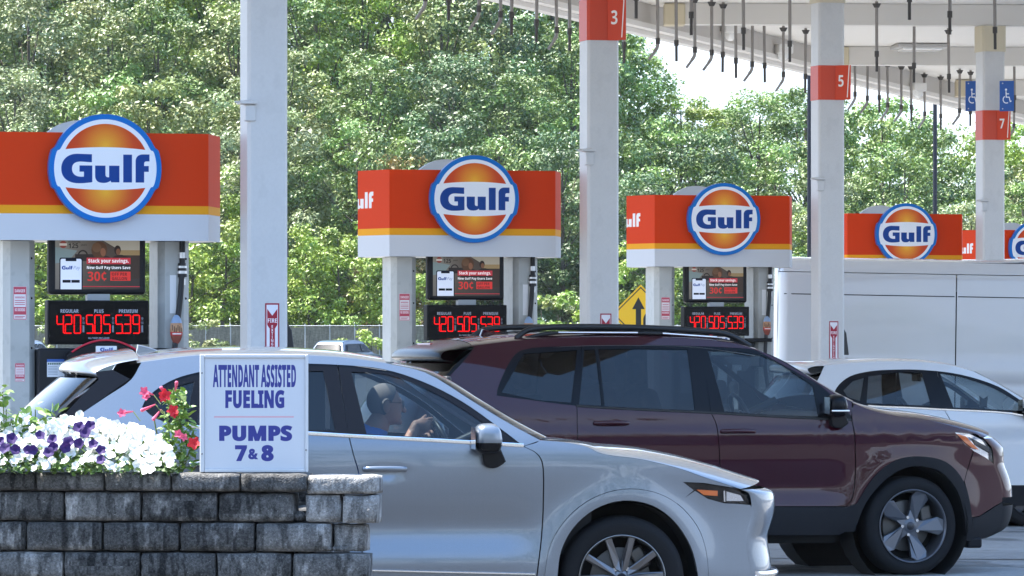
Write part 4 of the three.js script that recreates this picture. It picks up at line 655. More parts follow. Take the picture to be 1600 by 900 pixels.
  const hl = both('headlight', VM.refl, lampPx, { off: -0.03, lip: 0 }); both('lamp_lens', VM.lamp, lampPx, { off: 0.001, lip: 0.02 }, hl); both('indicator', VM.amber, [[1495, 677.5], [1510, 682], [1530, 703], [1520, 700], [1508, 691]], { off: -0.008, lip: 0.01 }, hl); both('light_blade', VM.black, [[1518, 684], [1545, 699], [1549, 708], [1528, 696]], { off: -0.014, lip: 0.01 }, hl);
  const e3 = (l) => l.map(([u, v]) => S(u, v));
  mk('roof', across(e3([[738, 541], [820, 532], [900, 528], [1000, 528], [1090, 531], [1150, 538], [1187, 549]]), () => [0, 0.05]), paint, car);
  mk('headliner', across(e3([[770, 549], [900, 541], [1000, 540], [1090, 543], [1180, 556]]), () => [0, 0.03]), VM.liner, car);
  mk('windscreen', across(e3([[1188, 550], [1214, 562], [1258, 588], [1302, 615], [1326, 628]]), (t) => [0.10 + 0.07 * t, 0.012]), clear, car);
  mk('bonnet', across(e3([[1333, 631], [1352, 639], [1392, 649.5], [1440, 655.5], [1480, 664], [1520, 676], [1536, 684]]), (t) => [0.05 + 0.16 * t, 0.055], { n: 2.2, m: 1.5 }), paint, car);
  mk('front_bumper', across(nose.filter((p, i) => i % 2 === 0 && p[1] < 788).map(([u, v]) => S(u, v)), (t) => [0.26 - 0.02 * t, 0]), paint, car); mk('bumper_cladding', across(nose.filter((p, i) => i % 2 === 0 && p[1] > 778).map(([u, v]) => S(u, v)), (t) => [0.245 - 0.03 * t, 0]), VM.clad, car);
  mk('grille', across(e3([[1540, 688], [1552, 705], [1554, 735]]), () => [0.27, 0]), VM.gloss, car).scale.set(1, 1, 0.8);
  mk('bonnet_trim', across(e3([[1534, 681], [1541, 686], [1542, 691]]), () => [0.25, 0]), VM.chrome, car).scale.set(1, 1, 0.92);
  mk('mudflap', place(rbox(-0.10, 0.02, -0.06, 0.02, -0.1, 0.1, 0.02), ...L(1524, 843, 0.80).toArray()), VM.clad, car);
  mk('spoiler', across(e3([[742, 541], [716, 545], [692, 551], [690, 560], [712, 566]]), (t) => [-0.08 * smooth(0, 0.6, t), 0.05 * (1 - smooth(0.0, 0.7, t))]), VM.gloss, car);
  mk('brake_light', place(rbox(-0.012, 0.02, -0.012, 0.012, -0.2, 0.2, 0.006), ...L(664, 539, -0.12).toArray()), VM.redlamp, car);
  mk('rear_window', across(e3([[714, 568], [696, 588], [676, 612]]), () => [-0.12, 0]), glass([0.06, 0.07, 0.08]), car);
  both('pillar_garnish', VM.gloss, [[714, 567], [740, 545], [728, 560], [702, 588], [676, 611], [674, 612], [694, 590]], { off: 0.003 });
  mk('tailgate', across(e3([[675, 613], [655, 640], [648, 700], [652, 760], [660, 800]]), () => [-0.13, 0]), paint, car);
  const fin = new THREE.Shape(); fin.moveTo(0, 0); fin.lineTo(0.03, 0.075); fin.quadraticCurveTo(0.10, 0.055, 0.2, 0); fin.closePath(); const fp = L(748, 529, 0); mk('aerial', new THREE.ExtrudeGeometry(fin, { depth: 0.03, bevelEnabled: true, bevelSize: 0.006, bevelThickness: 0.012, bevelSegments: 2 }).translate(fp.x, fp.y - 0.012, -0.015), paint, car);
  mk('underbody', merge([box(-2.1, 2.05, 0.28, 0.66, -0.62, 0.62), box(-0.85, 0.85, 0.25, 0.62, -0.88, 0.88), box(1.2, 2.1, 0.4, 1.02, -0.62, 0.62), box(-2.2, -1.3, 0.4, 1.05, -0.62, 0.62)]), VM.under, car);
  wells(car, [xw, -xw], R, 0.455, 0.78);
  const dash = new THREE.Shape(); dash.moveTo(1.2, 0.5); dash.lineTo(1.22, 1.18); dash.quadraticCurveTo(1.0, 1.24, 0.82, 1.19); dash.quadraticCurveTo(0.74, 1.16, 0.74, 1.0); dash.lineTo(0.84, 0.5); dash.closePath(); mk('dashboard', new THREE.ExtrudeGeometry(dash, { depth: 1.6, bevelEnabled: false }).translate(0, 0, -0.8), VM.dash, car);
  const redSeat = std([0.16, 0.03, 0.03], 0.7); for (const z of [0.4, -0.4]) { seat(car, -0.10, z, 0.76, VM.seat, 0.66); seat(car, -1.0, z, 0.78, VM.seat, 0.6); } const ch = seat(car, -0.52, 0.42, 1.02, redSeat, 0.42); ch.name = 'child_seat';
  steering(car, 0.52, 1.17, -0.38, VM.black); mk('cabin_mirror', rbox(0.5, 0.54, 1.55, 1.63, -0.12, 0.12, 0.015), VM.black, car);
  const proto = wheel(R, 0.270, 0.24, {}, { rim: std([0.13, 0.135, 0.15], 0.32, 0.75), spoke: std([0.12, 0.125, 0.14], 0.36, 0.75), badge: VM.dark });
  for (const [x, s] of [[xw, 1], [-xw, 1], [xw, -1], [-xw, -1]]) { const w = proto.clone(); car.add(w); w.position.set(x, R, s * 0.85); w.rotation.y = s > 0 ? 0 : Math.PI; if (x > 0) w.rotation.y += 0.09; w.rotation.z = -0.28; }
}
maroonCar();

// ----- white hatchback between columns 5 and 7 -----
function whiteCar() {
  const A = 11 * Math.PI / 180, xw = 1.33, R = 0.33;
  const car = thing('white_car', 'white compact crossover with a black lower body, partly behind the maroon vehicle', 'car', null, null, A);
  const wp = at(1612, 768, 45.0), o = V3(xw, R, 0.88).applyAxisAngle(V3(0, 1, 0), A); car.position.set(wp.x - o.x, 0, wp.z - o.z);
  const W = (x, y) => {
    let w = 0.89; const f = x - 1.1, r = -x - 1.2; if (f > 0) w -= 0.22 * Math.pow(f / 1.1, 2.6); if (r > 0) w -= 0.14 * Math.pow(r / 1.0, 2.2);
    const t = y - 1.08, up = 0.5 * (t + Math.sqrt(t * t + 0.0025)); w -= 0.42 * up + 0.10 * up * up;
    const mid = smooth(-1.1, -0.8, x) * (1 - smooth(0.6, 0.9, x)); w += 0.016 * gauss((y - 0.95) / 0.09) - 0.03 * gauss((y - 0.62) / 0.11) * mid; return w;
  };
  const { L, S, out } = carTool(car, W), both = bothOf(car, W, out);
  const paint = phys([0.64, 0.65, 0.66], 0.35, 0, { clearcoat: 1, clearcoatRoughness: 0.03 }), clear = glass([0.55, 0.62, 0.64]), tint = glass([0.35, 0.38, 0.40]);
  const roof = cr([[1288, 571], [1330, 567], [1380, 565], [1440, 566], [1490, 572], [1520, 580]], 4), pillar = cr([[1520, 580], [1560, 600], [1600, 624], [1640, 650], [1664, 664]], 4);
  const bonnet = cr([[1664, 664], [1700, 672], [1740, 690], [1758, 700]], 3);
  const dloTop = cr([[1648, 660], [1620, 641], [1594, 625], [1560, 604], [1500, 585], [1440, 578], [1400, 577.5], [1360, 580], [1328, 588], [1310, 602], [1302, 616]], 4), dloLow = cr([[1302, 616], [1322, 628], [1356, 634], [1420, 637], [1475, 640], [1580, 646], [1648, 660]], 4);
  const gapB = [[1464, 579.5], [1476, 640]], gapBl = cr([[1476, 641], [1486, 660], [1490, 700], [1488, 758]], 3), gapF = cr([[1649, 661], [1655, 680], [1653, 730], [1640, 758]], 3), gapR = cr([[1357, 634], [1358, 670], [1385, 715], [1396, 758]], 3);
  const tail = cr([[1288, 572], [1280, 590], [1262, 620], [1248, 650], [1246, 700], [1254, 758]], 3);
  both('quarter_panel', paint, join(roof, pillar, [[1648, 660]], part(dloTop, [1648, 660], [1302, 616]), part(dloLow, [1302, 616], [1356, 634]), gapR, arc(1330, 768, 66, 20, 168, 14), rev(tail)));
  const rd = {}, fd = {};
  both('rear_door', paint, join(part(dloLow, [1358, 634], [1475, 640]), gapBl.map(([u, v]) => [u - 0.7, v]), rev(gapR).map(([u, v]) => [u + 0.8, v])), { keep: rd });
  both('front_door', paint, join(part(dloLow, [1477, 640], [1646, 660]), gapF.map(([u, v]) => [u - 0.7, v]), rev(gapBl).map(([u, v]) => [u + 0.5, v])), { keep: fd });
  both('sill_cladding', VM.clad, [[1396, 759], [1490, 759], [1638, 759], [1646, 752], [1640, 790], [1400, 790]], { off: 0.012, lip: 0.06 });
  both('rear_cladding', VM.clad, join([[1252, 759], [1272, 759]], [[1270, 790], [1256, 788]]), { off: 0.008 });
  const wR = [[1357, 588], [1400, 582], [1440, 582], [1455, 634], [1400, 632], [1354, 630]], wQ = [[1350, 590], [1332, 596], [1318, 610], [1324, 620], [1344, 627]], wF = cr([[1469, 584], [1500, 589], [1555, 608], [1592, 630]], 3).concat([[1594, 642], [1580, 641], [1490, 637]]);
  both('window_frame', VM.gloss, join(part(dloTop, [1464, 579.5], [1302, 616]), part(dloLow, [1302, 616], [1476, 640]), rev(gapB)), { holes: [wR, wQ], parents: rd, off: -0.003 });
  both('window_frame', VM.gloss, join([[1465, 579.6]], rev(part(dloTop, [1648, 660], [1466, 579.6])), rev(part(dloLow, [1477, 640], [1646, 660]))), { holes: [wF], parents: fd, off: -0.003 });
  both('window', tint, wR, { parents: rd, off: -0.01, lip: 0 }); both('quarter_window', tint, wQ, { parents: rd, off: -0.01, lip: 0 }); both('window', clear, wF, { parents: fd, off: -0.01, lip: 0 });
  for (const s of [1, -1]) { const mp = S(1602, 634); mp.z += 0.10; mirror(fd[s], mp, 0.15, 0.15, 0.19, paint, VM.gloss, s); mk('chrome_strip', strip(out(part(dloLow, [1478, 640], [1640, 656])), W, 0.009, 0.007, s), VM.chrome, fd[s]); mk('chrome_strip', strip(out(part(dloLow, [1358, 634], [1474, 640])), W, 0.009, 0.007, s), VM.chrome, rd[s]); const h = S(1505, 672), h2 = S(1380, 668); handle(fd[s], W, h.x, h.y, 0.23, paint, s); handle(rd[s], W, h2.x, h2.y, 0.23, paint, s); }
  both('front_wing', paint, join([[1650, 661], [1662, 666]], bonnet, [[1764, 720], [1764, 758]], arc(1612, 768, 68, 8, 165, 16).filter((p) => p[0] > 1656 || p[1] < 760), rev(gapF).map(([u, v]) => [u + 0.7, v])));
  const e3 = (l) => l.map(([u, v]) => S(u, v));
  mk('roof', across(e3([[1286, 572], [1330, 567.5], [1380, 565.5], [1440, 566.5], [1490, 572.5], [1522, 581.5]]), () => [0, 0.04]), paint, car);
  mk('headliner', across(e3([[1310, 577], [1380, 574], [1440, 575], [1515, 588]]), () => [0, 0.025]), VM.liner, car);
  mk('windscreen', across(e3([[1523, 582], [1560, 601], [1600, 625], [1640, 651], [1660, 664]]), (t) => [0.10 + 0.06 * t, 0.01]), clear, car);
  mk('bonnet', across(e3([[1665, 665], [1700, 673], [1740, 691], [1758, 701]]), (t) => [0.05 + 0.18 * t, 0.06]), paint, car);
  mk('front_bumper', across(e3([[1758, 701], [1766, 724], [1766, 760], [1758, 790]]), () => [0.24, 0]), paint, car);
  mk('spoiler', across(e3([[1290, 571], [1270, 573], [1262, 577], [1266, 583], [1278, 586]]), (t) => [-0.10 * smooth(0, 0.6, t), 0.04 * (1 - smooth(0.3, 0.8, t)) + 0.01]), paint, car);
  mk('rear_window', across(e3([[1278, 588], [1264, 612], [1252, 636]]), () => [-0.12, 0]), glass([0.06, 0.07, 0.08]), car);
  mk('tailgate', across(e3([[1252, 637], [1246, 700], [1254, 758]]), () => [-0.14, 0]), paint, car);
  mk('underbody', merge([box(-1.9, 1.95, 0.24, 0.58, -0.58, 0.58), box(-0.85, 0.85, 0.22, 0.56, -0.8, 0.8), box(1.1, 2.0, 0.4, 0.85, -0.58, 0.58), box(-1.95, -1.25, 0.4, 0.9, -0.58, 0.58)]), VM.under, car);
  wells(car, [xw, -xw], R, 0.40, 0.70);
  for (const z of [0.36, -0.36]) { seat(car, -0.12, z, 0.60, VM.seat, 0.60); seat(car, -0.95, z, 0.62, VM.seat, 0.54); }
  const dash = new THREE.Shape(); dash.moveTo(1.15, 0.5); dash.lineTo(1.18, 1.02); dash.quadraticCurveTo(0.95, 1.09, 0.78, 1.05); dash.lineTo(0.70, 0.9); dash.lineTo(0.8, 0.5); dash.closePath(); mk('dashboard', new THREE.ExtrudeGeometry(dash, { depth: 1.4, bevelEnabled: false }).translate(0, 0, -0.7), VM.dash, car);
  steering(car, 0.46, 1.03, -0.34, VM.black); mk('cabin_mirror', rbox(0.44, 0.48, 1.36, 1.43, -0.11, 0.11, 0.015), VM.black, car);
  // small dark figurine with pointed ears on the dashboard
  const fg = L(1536, 628, -0.2), ear = new THREE.Shape(); ear.moveTo(-0.03, -0.045); ear.lineTo(-0.026, 0.012); ear.lineTo(-0.034, 0.05); ear.lineTo(-0.008, 0.026); ear.lineTo(0.012, 0.026); ear.lineTo(0.038, 0.05); ear.lineTo(0.03, 0.01); ear.lineTo(0.026, -0.045); ear.closePath();
  mk('dashboard_figurine', new THREE.ExtrudeGeometry(ear, { depth: 0.02, bevelEnabled: true, bevelSize: 0.008, bevelThickness: 0.01, bevelSegments: 2 }).translate(fg.x, fg.y, fg.z), VM.black, car);
  const proto = wheel(R, 0.225, 0.2, {}, { rim: VM.dark, spoke: VM.dark });
  for (const [x, s] of [[xw, 1], [-xw, 1], [xw, -1], [-xw, -1]]) { const w = proto.clone(); car.add(w); w.position.set(x, R, s * 0.77); w.rotation.y = s > 0 ? 0 : Math.PI; }
}
whiteCar();

// ----- white panel van -----
{
  const A = -1 * Math.PI / 180, van = thing('white_van', 'tall white panel van parked behind column 5', 'van', null, null, A), p = at(1206, 774, 54); van.position.set(p.x, 0.02, p.z); van.rotation.z = -0.018;
  const paint = phys([0.60, 0.61, 0.62], 0.32, 0, { clearcoat: 1, clearcoatRoughness: 0.05 });
  const Hh = 2.62, W = (x, y) => { let w = 0.0; const t = Math.max(0, y - 1.35); w -= 0.035 * t + 0.022 * t * t; w -= 0.55 * Math.pow(Math.max(0, y - 2.42), 2) * 8; const dl = Math.max(0, 1.0 - y); w -= 0.03 * dl * dl; w -= 0.16 * Math.pow(Math.max(0, 0.12 - x) / 0.12, 3); w += 0.014 * gauss((y - 1.42) / 0.10) - 0.012 * gauss((y - 1.28) / 0.05); return w + 1.0; };
  const P = (list, nm, o = {}) => { for (const s of [1, -1]) mk(nm, skin(list, W, { side: s, edge: 0.12, ...o }), paint, van); };
  const y1 = 2.36, y2 = 2.49;
  P([[0, 0.4], [1.955, 0.4], [1.955, y2 - 0.004], [0, y2 - 0.004]], 'side_panel'); P([[1.968, 0.4], [3.35, 0.4], [3.35, y2 - 0.004], [1.968, y2 - 0.004]], 'sliding_door'); P([[3.362, 0.4], [5.0, 0.4], [5.0, 1.7], [4.6, y2 - 0.004], [3.362, y2 - 0.004]], 'side_panel'); P([[0, y2 + 0.004], [4.6, y2 + 0.004], [4.5, Hh], [0, Hh]], 'roof_rail');
  for (const s of [1, -1]) { mk('seam', strip(Array.from({ length: 20 }, (_, i) => [0.06 + i * 0.099, 2.245]), W, 0.005, 0.004, s), VM.clad, van); mk('seam', strip(Array.from({ length: 24 }, (_, i) => [1.98 + i * 0.1, 2.245]), W, 0.005, 0.004, s), VM.clad, van); }
  const ed = []; for (const [x, y] of [[0, 0.45], [0, 1.3], [0, 2.3], [0.02, 2.56], [0.12, Hh], [2.0, Hh], [4.45, Hh], [4.7, 2.4]]) ed.push(V3(x, y, W(x, y)));
  mk('roof', across(ed.slice(4), () => [0, 0.05]), paint, van); mk('rear_door', across(ed.slice(0, 5), () => [-0.05, 0.02]), paint, van);
  mk('windscreen', across([[4.7, 2.4], [5.0, 1.7], [5.15, 1.3]].map(([x, y]) => V3(x, y, W(x, y) - 0.05)), () => [0.18, 0]), glass([0.3, 0.35, 0.36]), van);
  mk('bonnet', across([[5.0, 1.3], [5.6, 1.05], [5.75, 0.9], [5.75, 0.4]].map(([x, y]) => V3(x, y, 0.92)), () => [0.12, 0.02]), paint, van); for (const s of [1, -1]) { const g = new THREE.ShapeGeometry(new THREE.Shape([[4.98, 0.4], [5.75, 0.4], [5.75, 0.9], [5.6, 1.05], [4.98, 1.3]].map((q) => new THREE.Vector2(...q)))); g.translate(0, 0, 0.92); const m = mk('front_wing', g, paint, van); if (s < 0) m.scale.z = -1; }
  mk('underbody', box(0.1, 5.5, 0.35, 0.7, -0.8, 0.8), VM.under, van); mk('cargo_bulkhead', box(0.05, 4.4, 0.5, 2.3, -0.9, 0.9), VM.under, van);
  const proto = wheel(0.35, 0.22, 0.22, {}, { rim: VM.dark, spoke: VM.dark }); for (const [x, s] of [[1.0, 1], [4.6, 1], [1.0, -1], [4.6, -1]]) { const w = proto.clone(); van.add(w); w.position.set(x, 0.35, s * 0.9); w.rotation.y = s > 0 ? 0 : Math.PI; }
}

// ----- cars parked far behind, rear view -----
{
  const mkFar = (label, pos, turn, col) => {
    const c = thing('parked_car', label, 'car', 'cars parked by the far fence', pos, turn), paint = phys(col, 0.3, 0.4, { clearcoat: 1 });
    const sec = [[-2.2, 0.35, 0.86], [-2.25, 0.75, 0.9], [-2.18, 1.02, 0.9], [-2.05, 1.12, 0.88], [-1.75, 1.55, 0.68], [-1.5, 1.66, 0.64], [-0.6, 1.70, 0.64], [0.2, 1.64, 0.66], [1.0, 1.12, 0.82], [1.9, 0.98, 0.84], [2.25, 0.78, 0.82], [2.3, 0.35, 0.8]];
    mk('body', across(sec.map(([x, y, w]) => V3(x, y, w)), (t) => [0, 0.03], { n: 6, m: 3, sub: 3 }), paint, c);
    for (const s of [1, -1]) { const sh = new THREE.Shape(sec.map(([x, y]) => new THREE.Vector2(x, y))), g = new THREE.ShapeGeometry(sh), q = g.attributes.position; for (let i = 0; i < q.count; i++) { const k = sec.findIndex(([x, y]) => Math.abs(x - q.getX(i)) < 1e-4 && Math.abs(y - q.getY(i)) < 1e-4); q.setZ(i, s * sec[k][2]); } g.computeVertexNormals(); mk('body_side', g, paint, c).material.side = THREE.DoubleSide; for (const x of [-1.35, 1.35]) mk('wheel', place(lathe([[0.01, 0.1], [0.2, 0.1], [0.33, 0.08], [0.34, -0.08], [0.01, -0.1]], 20), x, 0.34, s * 0.82), VM.rubber, c);
      for (const q4 of [[[-1.62, 1.18], [-0.3, 1.18], [-0.3, 1.56], [-1.45, 1.54]], [[-0.2, 1.18], [0.78, 1.18], [0.2, 1.54], [-0.2, 1.57]]]) { const g2 = new THREE.ShapeGeometry(new THREE.Shape(q4.map((p) => new THREE.Vector2(...p)))), r = g2.attributes.position; for (let i = 0; i < r.count; i++) r.setZ(i, s * (0.895 - (r.getY(i) - 1.12) * 0.36)); g2.computeVertexNormals(); const m = mk('window', g2, VM.gloss, c); m.material.side = THREE.DoubleSide; }
      mk('tail_light', place(rbox(-0.05, 0.06, -0.07, 0.07, -0.14, 0.14, 0.03), -2.2, 0.98, s * 0.72), VM.redlamp, c); }
    mk('rear_window', across([V3(-2.1, 1.16, 0.74), V3(-1.84, 1.52, 0.62)], () => [-0.05, 0]), VM.gloss, c); mk('rear_bumper', rbox(-2.36, -2.1, 0.36, 0.66, -0.86, 0.86, 0.06), VM.clad, c); mk('number_plate', place(rbox(-0.01, 0.01, -0.08, 0.08, -0.16, 0.16, 0.004), -2.29, 0.88, 0), VM.refl, c);
    return c;
  };
  mkFar('blue grey hatchback parked far off before the slatted fence', V3((543 - 800) * 222 / F, 0, -222), 1.12, [0.10, 0.13, 0.19]);
  mkFar('pale silver car parked far off behind the first fuel dispenser', V3((40 - 800) * 215 / F, 0, -215), 1.2, [0.5, 0.52, 0.55]);
  mkFar('white car far off beyond the dark post of column 3 side', V3((300 - 800) * 240 / F, 0, -240), 1.2, [0.6, 0.6, 0.6]).userData.label = 'small white car parked far off beside the first column';
}

// ---------- block planter, its sign and its flowers ----------
const WALLZ = 25.6, WALL_T = -7 * Math.PI / 180;
const wallPos = at(300, 737, WALLZ);
const toWall = (u, v, zl = 0) => { const d = V3((u - 800) / F, (HOR - v) / F, -1).applyAxisAngle(V3(0, 1, 0), -WALL_T), o = V3(-wallPos.x, EYE, -wallPos.z).applyAxisAngle(V3(0, 1, 0), -WALL_T), t = (zl - o.z) / d.z; return V3(o.x + d.x * t, o.y + d.y * t, zl); };
{
  const wall = thing('planter_wall', 'weathered grey concrete block planter wall with a broken end', 'wall', null, V3(wallPos.x, 0, wallPos.z), WALL_T);
  const tex = (s, base, pale) => dataTex(512, 512, (u, v) => {
    const big = fbm(u * 6 + s, v * 6 + s * 2, 5), drip = fbm(u * 26 + s, v * 7, 4), f = nz(u * 200, v * 200), f2 = nz2(u * 95, v * 95), eff = smooth(0.54, 0.74, fbm(u * 9 + 31 + s, v * 6 + 3, 5)) * smooth(0.3, 0.6, drip), spk = nz2(u * 150 + 7, v * 150) > 0.955 ? 1 : 0;
    let l = base + 0.22 * (big - 0.5) + 0.13 * (f - 0.5) + 0.12 * (f2 - 0.5) - 0.13 * smooth(0.5, 0.68, drip) + pale * eff + 0.30 * spk;
    return [l * 1.0, l * 0.985, l * 0.965];
  });
  const bump = dataTex(512, 512, (u, v) => { const g = 0.5 * nz(u * 150, v * 150) + 0.3 * nz2(u * 60, v * 60) + 0.35 * fbm(u * 14, v * 14, 3) - (nz2(u * 90 + 3, v * 90) > 0.93 ? 0.35 : 0); return [g, g, g]; }, false);
  for (const t of [bump]) t.repeat.set(1.2, 1.2);
  const mats = [[5, 0.32, 0.20], [17, 0.29, 0.26], [43, 0.38, 0.24], [61, 0.54, 0.16]].map(([s, b, p]) => { const t = tex(s, b, p); t.repeat.set(1.2, 1.2); return std(0xffffff, 0.95, 0, { map: t, bumpMap: bump, bumpScale: 0.006 }); });
  function blockGeo(w, h, d, s, rough = 0.006) {
    const g = new THREE.BoxGeometry(w, h, d, 7, 4, 4), p = g.attributes.position, uv = g.attributes.uv, c = 0.010;
    for (let i = 0; i < p.count; i++) {
      let x = p.getX(i), y = p.getY(i), z = p.getZ(i); const hx = w / 2, hy = h / 2, hz = d / 2, ux = x + s * 1.7, uy = y + s * 0.9;
      const nxm = p.getZ(i) > hz - 1e-4 || p.getZ(i) < -hz + 1e-4; uv.setXY(i, ux + z, uy + z * 0.6);
      const ex = Math.abs(x) > hx - 1e-4, ey = Math.abs(y) > hy - 1e-4, ez = Math.abs(z) > hz - 1e-4, e = (ex ? 1 : 0) + (ey ? 1 : 0) + (ez ? 1 : 0);
      if (e >= 2) { const k = c * (e === 3 ? 0.9 : 0.7) * (0.5 + 1.3 * nz(x * 30 + s * 9, y * 30 + z * 17)); if (ex) x -= Math.sign(x) * k * 0.6; if (ey) y -= Math.sign(y) * k * 0.6; if (ez) z -= Math.sign(z) * k * 1.2; }
      const q = rough * 2 * (nz2(x * 22 + s * 5, y * 22 + z * 13 + s) - 0.5); p.setXYZ(i, x + q * 0.5, y + q * 0.35, z + q);
    }
    g.computeVertexNormals(); const n = mergeVertices(g.deleteAttribute('normal') && g, 1e-4); n.computeVertexNormals(); return n;
  }
  let bi = 0;
  const block = (u0, u1, v0, v1, zf, d, mi, rough, name = 'block') => { const a = toWall(u0, v1, zf), b = toWall(u1, v0, zf), w = b.x - a.x - 0.004, h = b.y - a.y - 0.003; const g = blockGeo(w, h, d, ++bi, rough); const m = mk(name, g, mats[mi ?? (nz(bi * 3.7, 1) < 0.4 ? 0 : nz(bi * 3.7, 1) < 0.68 ? 1 : 2)], wall); m.position.set((a.x + b.x) / 2, (a.y + b.y) / 2, zf - d / 2); return m; };
  for (const [a, b] of [[-160, -52], [-51, 54], [55, 161], [162, 266], [267, 374], [375, 478]]) block(a, b, 737.5 + a * 0.006, 767 + a * 0.006, 0.03, 0.26, undefined, 0.005, 'cap_block');
  block(479, 590, 742, 773, 0.0, 0.24, 3, 0.010, 'cap_block');
  for (const [a, b] of [[-140, -21], [-20, 99], [100, 219], [220, 339], [340, 459]]) block(a, b, 768 + a * 0.006, 814 + a * 0.006, 0, 0.22);
  block(475, 533, 772, 817, -0.012, 0.20, 3, 0.009); block(534, 590, 773, 818, -0.004, 0.20, 3, 0.011);
  for (const [a, b] of [[-200, -81], [-80, 39], [40, 159], [160, 279], [280, 397], [398, 517]]) block(a, b, 815 + a * 0.006, 860.5 + a * 0.006, 0, 0.22);
  block(520, 573, 819, 862, -0.06, 0.18, 3, 0.012);
  for (const [a, b] of [[-142, -23], [-22, 98], [98.5, 218], [218.5, 337], [337.5, 455], [456, 575]]) block(a, b, 862 + a * 0.006, 906 + a * 0.006, 0, 0.22);
  for (let r = 0; r < 3; r++) for (let k = 0; k < 6; k++) block(-142 + k * 120 - (r % 2 ? 0 : 58), -23 + k * 120 - (r % 2 ? 0 : 58), 908.5 + r * 46, 953 + r * 46, 0, 0.22);
  // mortar crumbs in the broken corner
  const cr1 = toWall(527, 858, 0.0); for (let i = 0; i < 5; i++) { const g = new THREE.IcosahedronGeometry(rr(0.008, 0.016), 0); const m = mk('rubble', g, mats[3], wall); m.position.set(cr1.x - 0.04 + i * 0.02, cr1.y + 0.002, rr(-0.03, 0.0)); }
  const pb = toWall(468, 806, -0.06); const rock = new THREE.IcosahedronGeometry(0.035, 1); rock.scale(1, 0.8, 1); const rk = mk('rubble', rock, mats[2], wall); rk.position.copy(pb);
  // backs, other sides and soil of the planter
  const sd = toWall(478, 742, 0), bk = toWall(-160, 742, 0);
  mk('rear_wall', box(bk.x, sd.x, -0.0, sd.y - 0.10, -1.5, -1.3), mats[0], wall); mk('end_wall', box(sd.x - 0.2, sd.x, 0, sd.y - 0.20, -1.3, -0.25), mats[1], wall);
  const soil = dataTex(128, 128, (u, v) => { const a = nz(u * 60, v * 60); return [0.22 + 0.14 * a, 0.17 + 0.11 * a, 0.13 + 0.08 * a]; });
  const sg = new THREE.PlaneGeometry(sd.x - bk.x - 0.2, 1.08, 20, 8); sg.rotateX(-Math.PI / 2); sg.translate((sd.x + bk.x) / 2 - 0.1, sd.y - 0.06, -0.76); const sp = sg.attributes.position; for (let i = 0; i < sp.count; i++) sp.setY(i, sp.getY(i) + 0.05 * (nz(sp.getX(i) * 8, sp.getZ(i) * 8) - 0.5)); sg.computeVertexNormals();
  mk('soil', sg, std(0xffffff, 1, 0, { map: soil }), wall);

  // notice board standing on the wall
  const b0 = toWall(313.5, 738, -0.06), b1 = toWall(480, 553.5, -0.06), w = b1.x - b0.x, h = b1.y - b0.y;
  const txt2 = canvas(1024, 1128, (x, W_, H_) => {
    x.fillStyle = '#c9cbcf'; x.fillRect(0, 0, W_, H_); x.textAlign = 'center'; x.fillStyle = '#2a3080'; x.strokeStyle = '#2a3080';
    const put = (t, cx, y, size, width, sy, b = 0.03) => { x.save(); x.font = `bold ${size}px sans-serif`; const m = x.measureText(t).width; x.translate(cx, y); x.scale(width / m, sy); x.lineWidth = size * b; x.strokeText(t, 0, 0); x.fillText(t, 0, 0); x.restore(); };
    put('ATTENDANT ASSISTED', 512, 290, 190, 850, 1.58, 0.045); put('FUELING', 512, 502, 170, 618, 1.36, 0.07); put('PUMPS', 516, 838, 140, 756, 1.40, 0.09); put('7', 372, 1044, 150, 118, 1.36, 0.08); put('&', 492, 1030, 110, 96, 1.25, 0.06); put('8', 642, 1044, 150, 126, 1.36, 0.08);
    x.fillStyle = '#d79aa2'; x.fillRect(96, 594, 816, 13);
  });
  const p = V3(b0.x + w / 2, b0.y, -0.06).applyAxisAngle(V3(0, 1, 0), WALL_T).add(V3(wallPos.x, 0, wallPos.z));
  const sign = thing('notice_board', 'white framed board reading ATTENDANT ASSISTED FUELING PUMPS 7 & 8, on the planter wall', 'sign', null, p, 0.02);
  const fr = std([0.60, 0.60, 0.60], 0.4), t = 0.034;
  mk('frame_side', rbox(-w / 2, -w / 2 + t * 0.72, 0, h, -0.10, 0, 0.006), fr, sign); mk('frame_side', rbox(w / 2 - t * 0.45, w / 2, 0, h, -0.10, 0, 0.006), fr, sign); mk('frame_top', rbox(-w / 2 + t * 0.73, w / 2 - t * 0.46, h - t * 0.6, h, -0.10, 0, 0.005), fr, sign); mk('frame_bottom', rbox(-w / 2 + t * 0.73, w / 2 - t * 0.46, 0, t * 0.6, -0.10, 0, 0.005), fr, sign);
  mk('board', box(-w / 2 + 0.005, w / 2 - 0.005, 0.005, h - 0.005, -0.08, -0.012), fr, sign);
  const f = flat(w - t * 1.25, h - t * 1.25); f.translate(t * 0.13, h / 2, -0.009); mk('lettering', f, std(0xffffff, 0.45, 0, { map: txt2 }), sign);
  for (const [x, y] of [[-w / 2 + 0.012, 0.1], [-w / 2 + 0.012, h - 0.1], [w / 2 - 0.01, 0.12]]) mk('screw', new THREE.SphereGeometry(0.004, 6, 4).translate(x, y, 0.001), VM.dark, sign);
}
